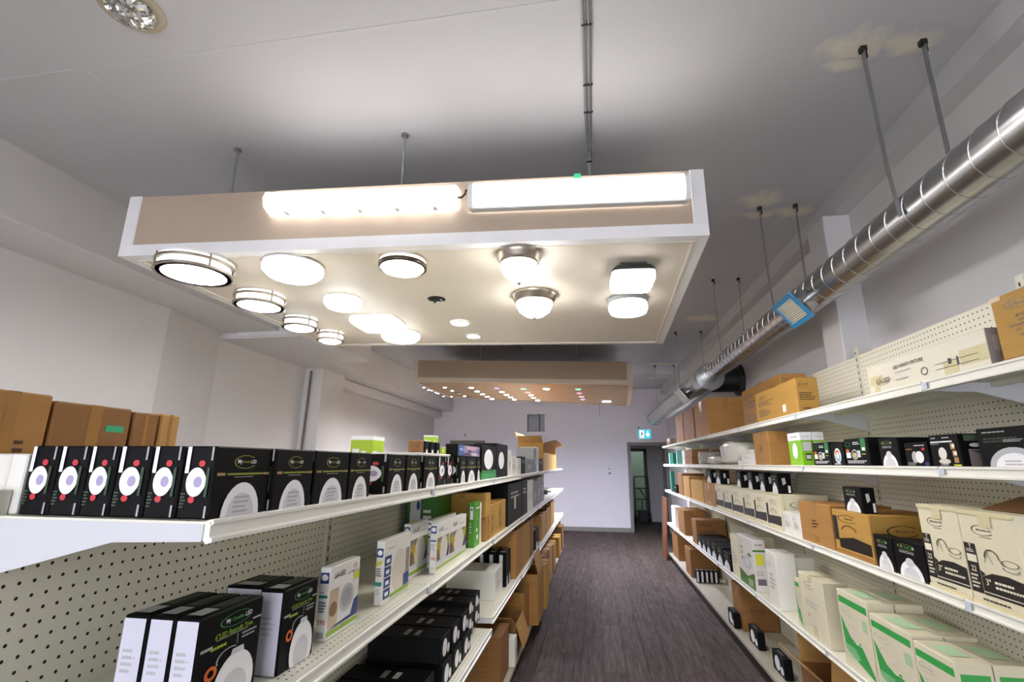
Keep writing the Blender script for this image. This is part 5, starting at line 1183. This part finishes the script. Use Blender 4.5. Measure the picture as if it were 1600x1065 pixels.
# ---------------------------------------------------------------- right run, fourth shelf
z = ZR[3]; g = 'goods on the right fourth shelf'
Y0 = Yat(1182, Xc, z); dd = Xat(1203, Y0, z)-Xc
R('spkgreen', 'white box with round speaker picture and green base, right fourth shelf', z, 1158, 1182, 843, dd, group=g)
R('white', 'pale carton just beyond the speaker picture box', z, 1146, 1157.5, 838, .3, group=g, body=CREAM)
R('white', 'plain white carton with faint drawing after the speaker box', z, 1204, 1220, 864, .13, group=g)
carton('white', 'plain white carton behind the one with the faint drawing', Xc+.14, Yat(1220, Xc, z)+.03, Yat(1204, Xc, z), z, .335, .12, 'R', g)
R('green', 'narrow cream carton with green lettering beside the tall white one', z, 1249.5, 1257, 905, .15, group=g)
R('whitebig', 'tall white carton with yellowed tape on the right fourth shelf', z, 1258, 1298.5, 911, .13, group=g)
def duo(pf, pn, pt, wpx, lab):
    Y0 = Yat(pn, Xc, z); h_ = Zat(pt, Xc, Y0)-z; d_ = .115
    Y1 = Yat(pf, Xc, z)
    carton('green', 'front green and white carton, '+lab, Xc, Y0+.001, Y1-.001, z, h_, d_, 'R', 'green and white cartons')
    carton('green', 'rear green and white carton, '+lab, Xc+d_+.004, Y0+.001, Y1-.001, z, h_, d_, 'R', 'green and white cartons')
Y1g = Yat(1300, Xc, z)
Yg = [onX(1319, 1000, Xc).y, onX(1367, 1000, Xc).y]
duo(1322.5, 1373.5, 942, 0, 'leftmost pair on the right fourth shelf')
Y0b = onX(1425, 993, Xc).y
def duoY(Y0, Y1, pt, lab):
    h_ = Zat(pt, Xc, Y0)-z; d_ = .115
    for q, nmx in ((0, 'front'), (1, 'rear')):
        carton('green', nmx+' green and white carton, '+lab, Xc+q*(d_+.004), Y0+.001, Y1-.001, z, h_, d_, 'R', 'green and white cartons')
duoY(Yat(1424, Xc, z+.3), Yat(1375, Xc, z), 992, 'middle pair on the right fourth shelf')
Ye = Yat(1424, Xc, z+.3)-.004
duoY(Ye-.235, Ye, 1035, 'pair at the bottom right picture corner')
R('white', 'narrow tall white box at the far right fourth shelf', z, 1050.5, 1056.5, 0, .1, h=.31)
R('kraftplain', 'tall brown carton at the far right fourth shelf', z, 1061, 1071, 0, .3, group=g, body=KRAFT[2], h=.33)
R('kraft', 'wide brown carton behind the black box cluster, right fourth shelf', z, 1083, 1090, 0, .35, group=g, body=KRAFT[2], h=.29)
for k, (a, b, h_) in enumerate(((1091, 1097, .13), (1097.5, 1104, .13), (1104.5, 1112, .15), (1112.5, 1121, .15), (1121.5, 1131, .16), (1131.5, 1143, .15))):
    R('oval', '%s black box from the far end of the black cluster, fourth shelf' % ORD[k], z, a, b, 0, .3, group='black box cluster on the fourth shelf', h=h_)

# ---------------------------------------------------------------- right run, base deck
z = .1525; Xd = 1.23; g = 'goods on the right base deck'
def DK(kind, label, px, py, w, h_, d_, **k):       # near bottom front corner at a point of the picture
    p = onZ(px, py, z); X = k.get('X') or max(p.x, 1.207)
    return carton(kind, label, X, p.y, p.y+w, z, h_, min(d_, XPR-.012-X), 'R', k.get('group', g), k.get('body'))
DK('lalside', 'brown carton with large oval lettering on the right base deck', 1158, 985, .3, .36, .36, body=KRAFT[2], X=1.275)
for k, (px, py, lab) in enumerate(((1150, 982, 'pair of ovals leaning on the lettered carton'), (1186, 1016, 'pair of ovals in front of the lettered carton'), (1228, 1064, 'pair of ovals nearest the open carton'))):
    DK('ovalfront', 'black box with a '+lab, px, py, .24 if k else .2, .13, .055, X=None if k else 1.21)
p = onZ(1256, 1075, z)
open_carton('open brown carton with raised flaps on the right base deck', 1.24, 1.56, 3.3, 3.72, z, .25, {'-x': 50, '+y': 8, '-y': 12}, KRAFT[2], g)
DK('kraftplain', 'brown carton at the far middle of the right base deck', 1081, 902, .4, .34, .35, body=KRAFT[2])
p = onZ(1089, 910, z)
for k in range(5):
    X = p.x+.055*k
    carton('slim', '%s little black box from the aisle in the cross row, right deck' % ORD[k], X, p.y, p.y+.1, z, .14, .052, 'R', 'cross row of little black boxes')
R('kraftplain', 'far brown carton at the end of the right base deck', z, 1052, 1061, 0, .3, X=1.24, group=g, body=KRAFT[2], h=.36)
o = tag(MB().box(-.012, .012, -.26, .26, 0, 1.02, b=.003).build('leaning_board', mat('stained_board', '7a4a2a', .5, var=.12, scale=4, stretch=(1, 1, .2)), None, (1.17, 9.55, .003)), 'brown wooden board leaning on the far end of the right shelving', 'board')
o.rotation_euler = (0, .06, .0)
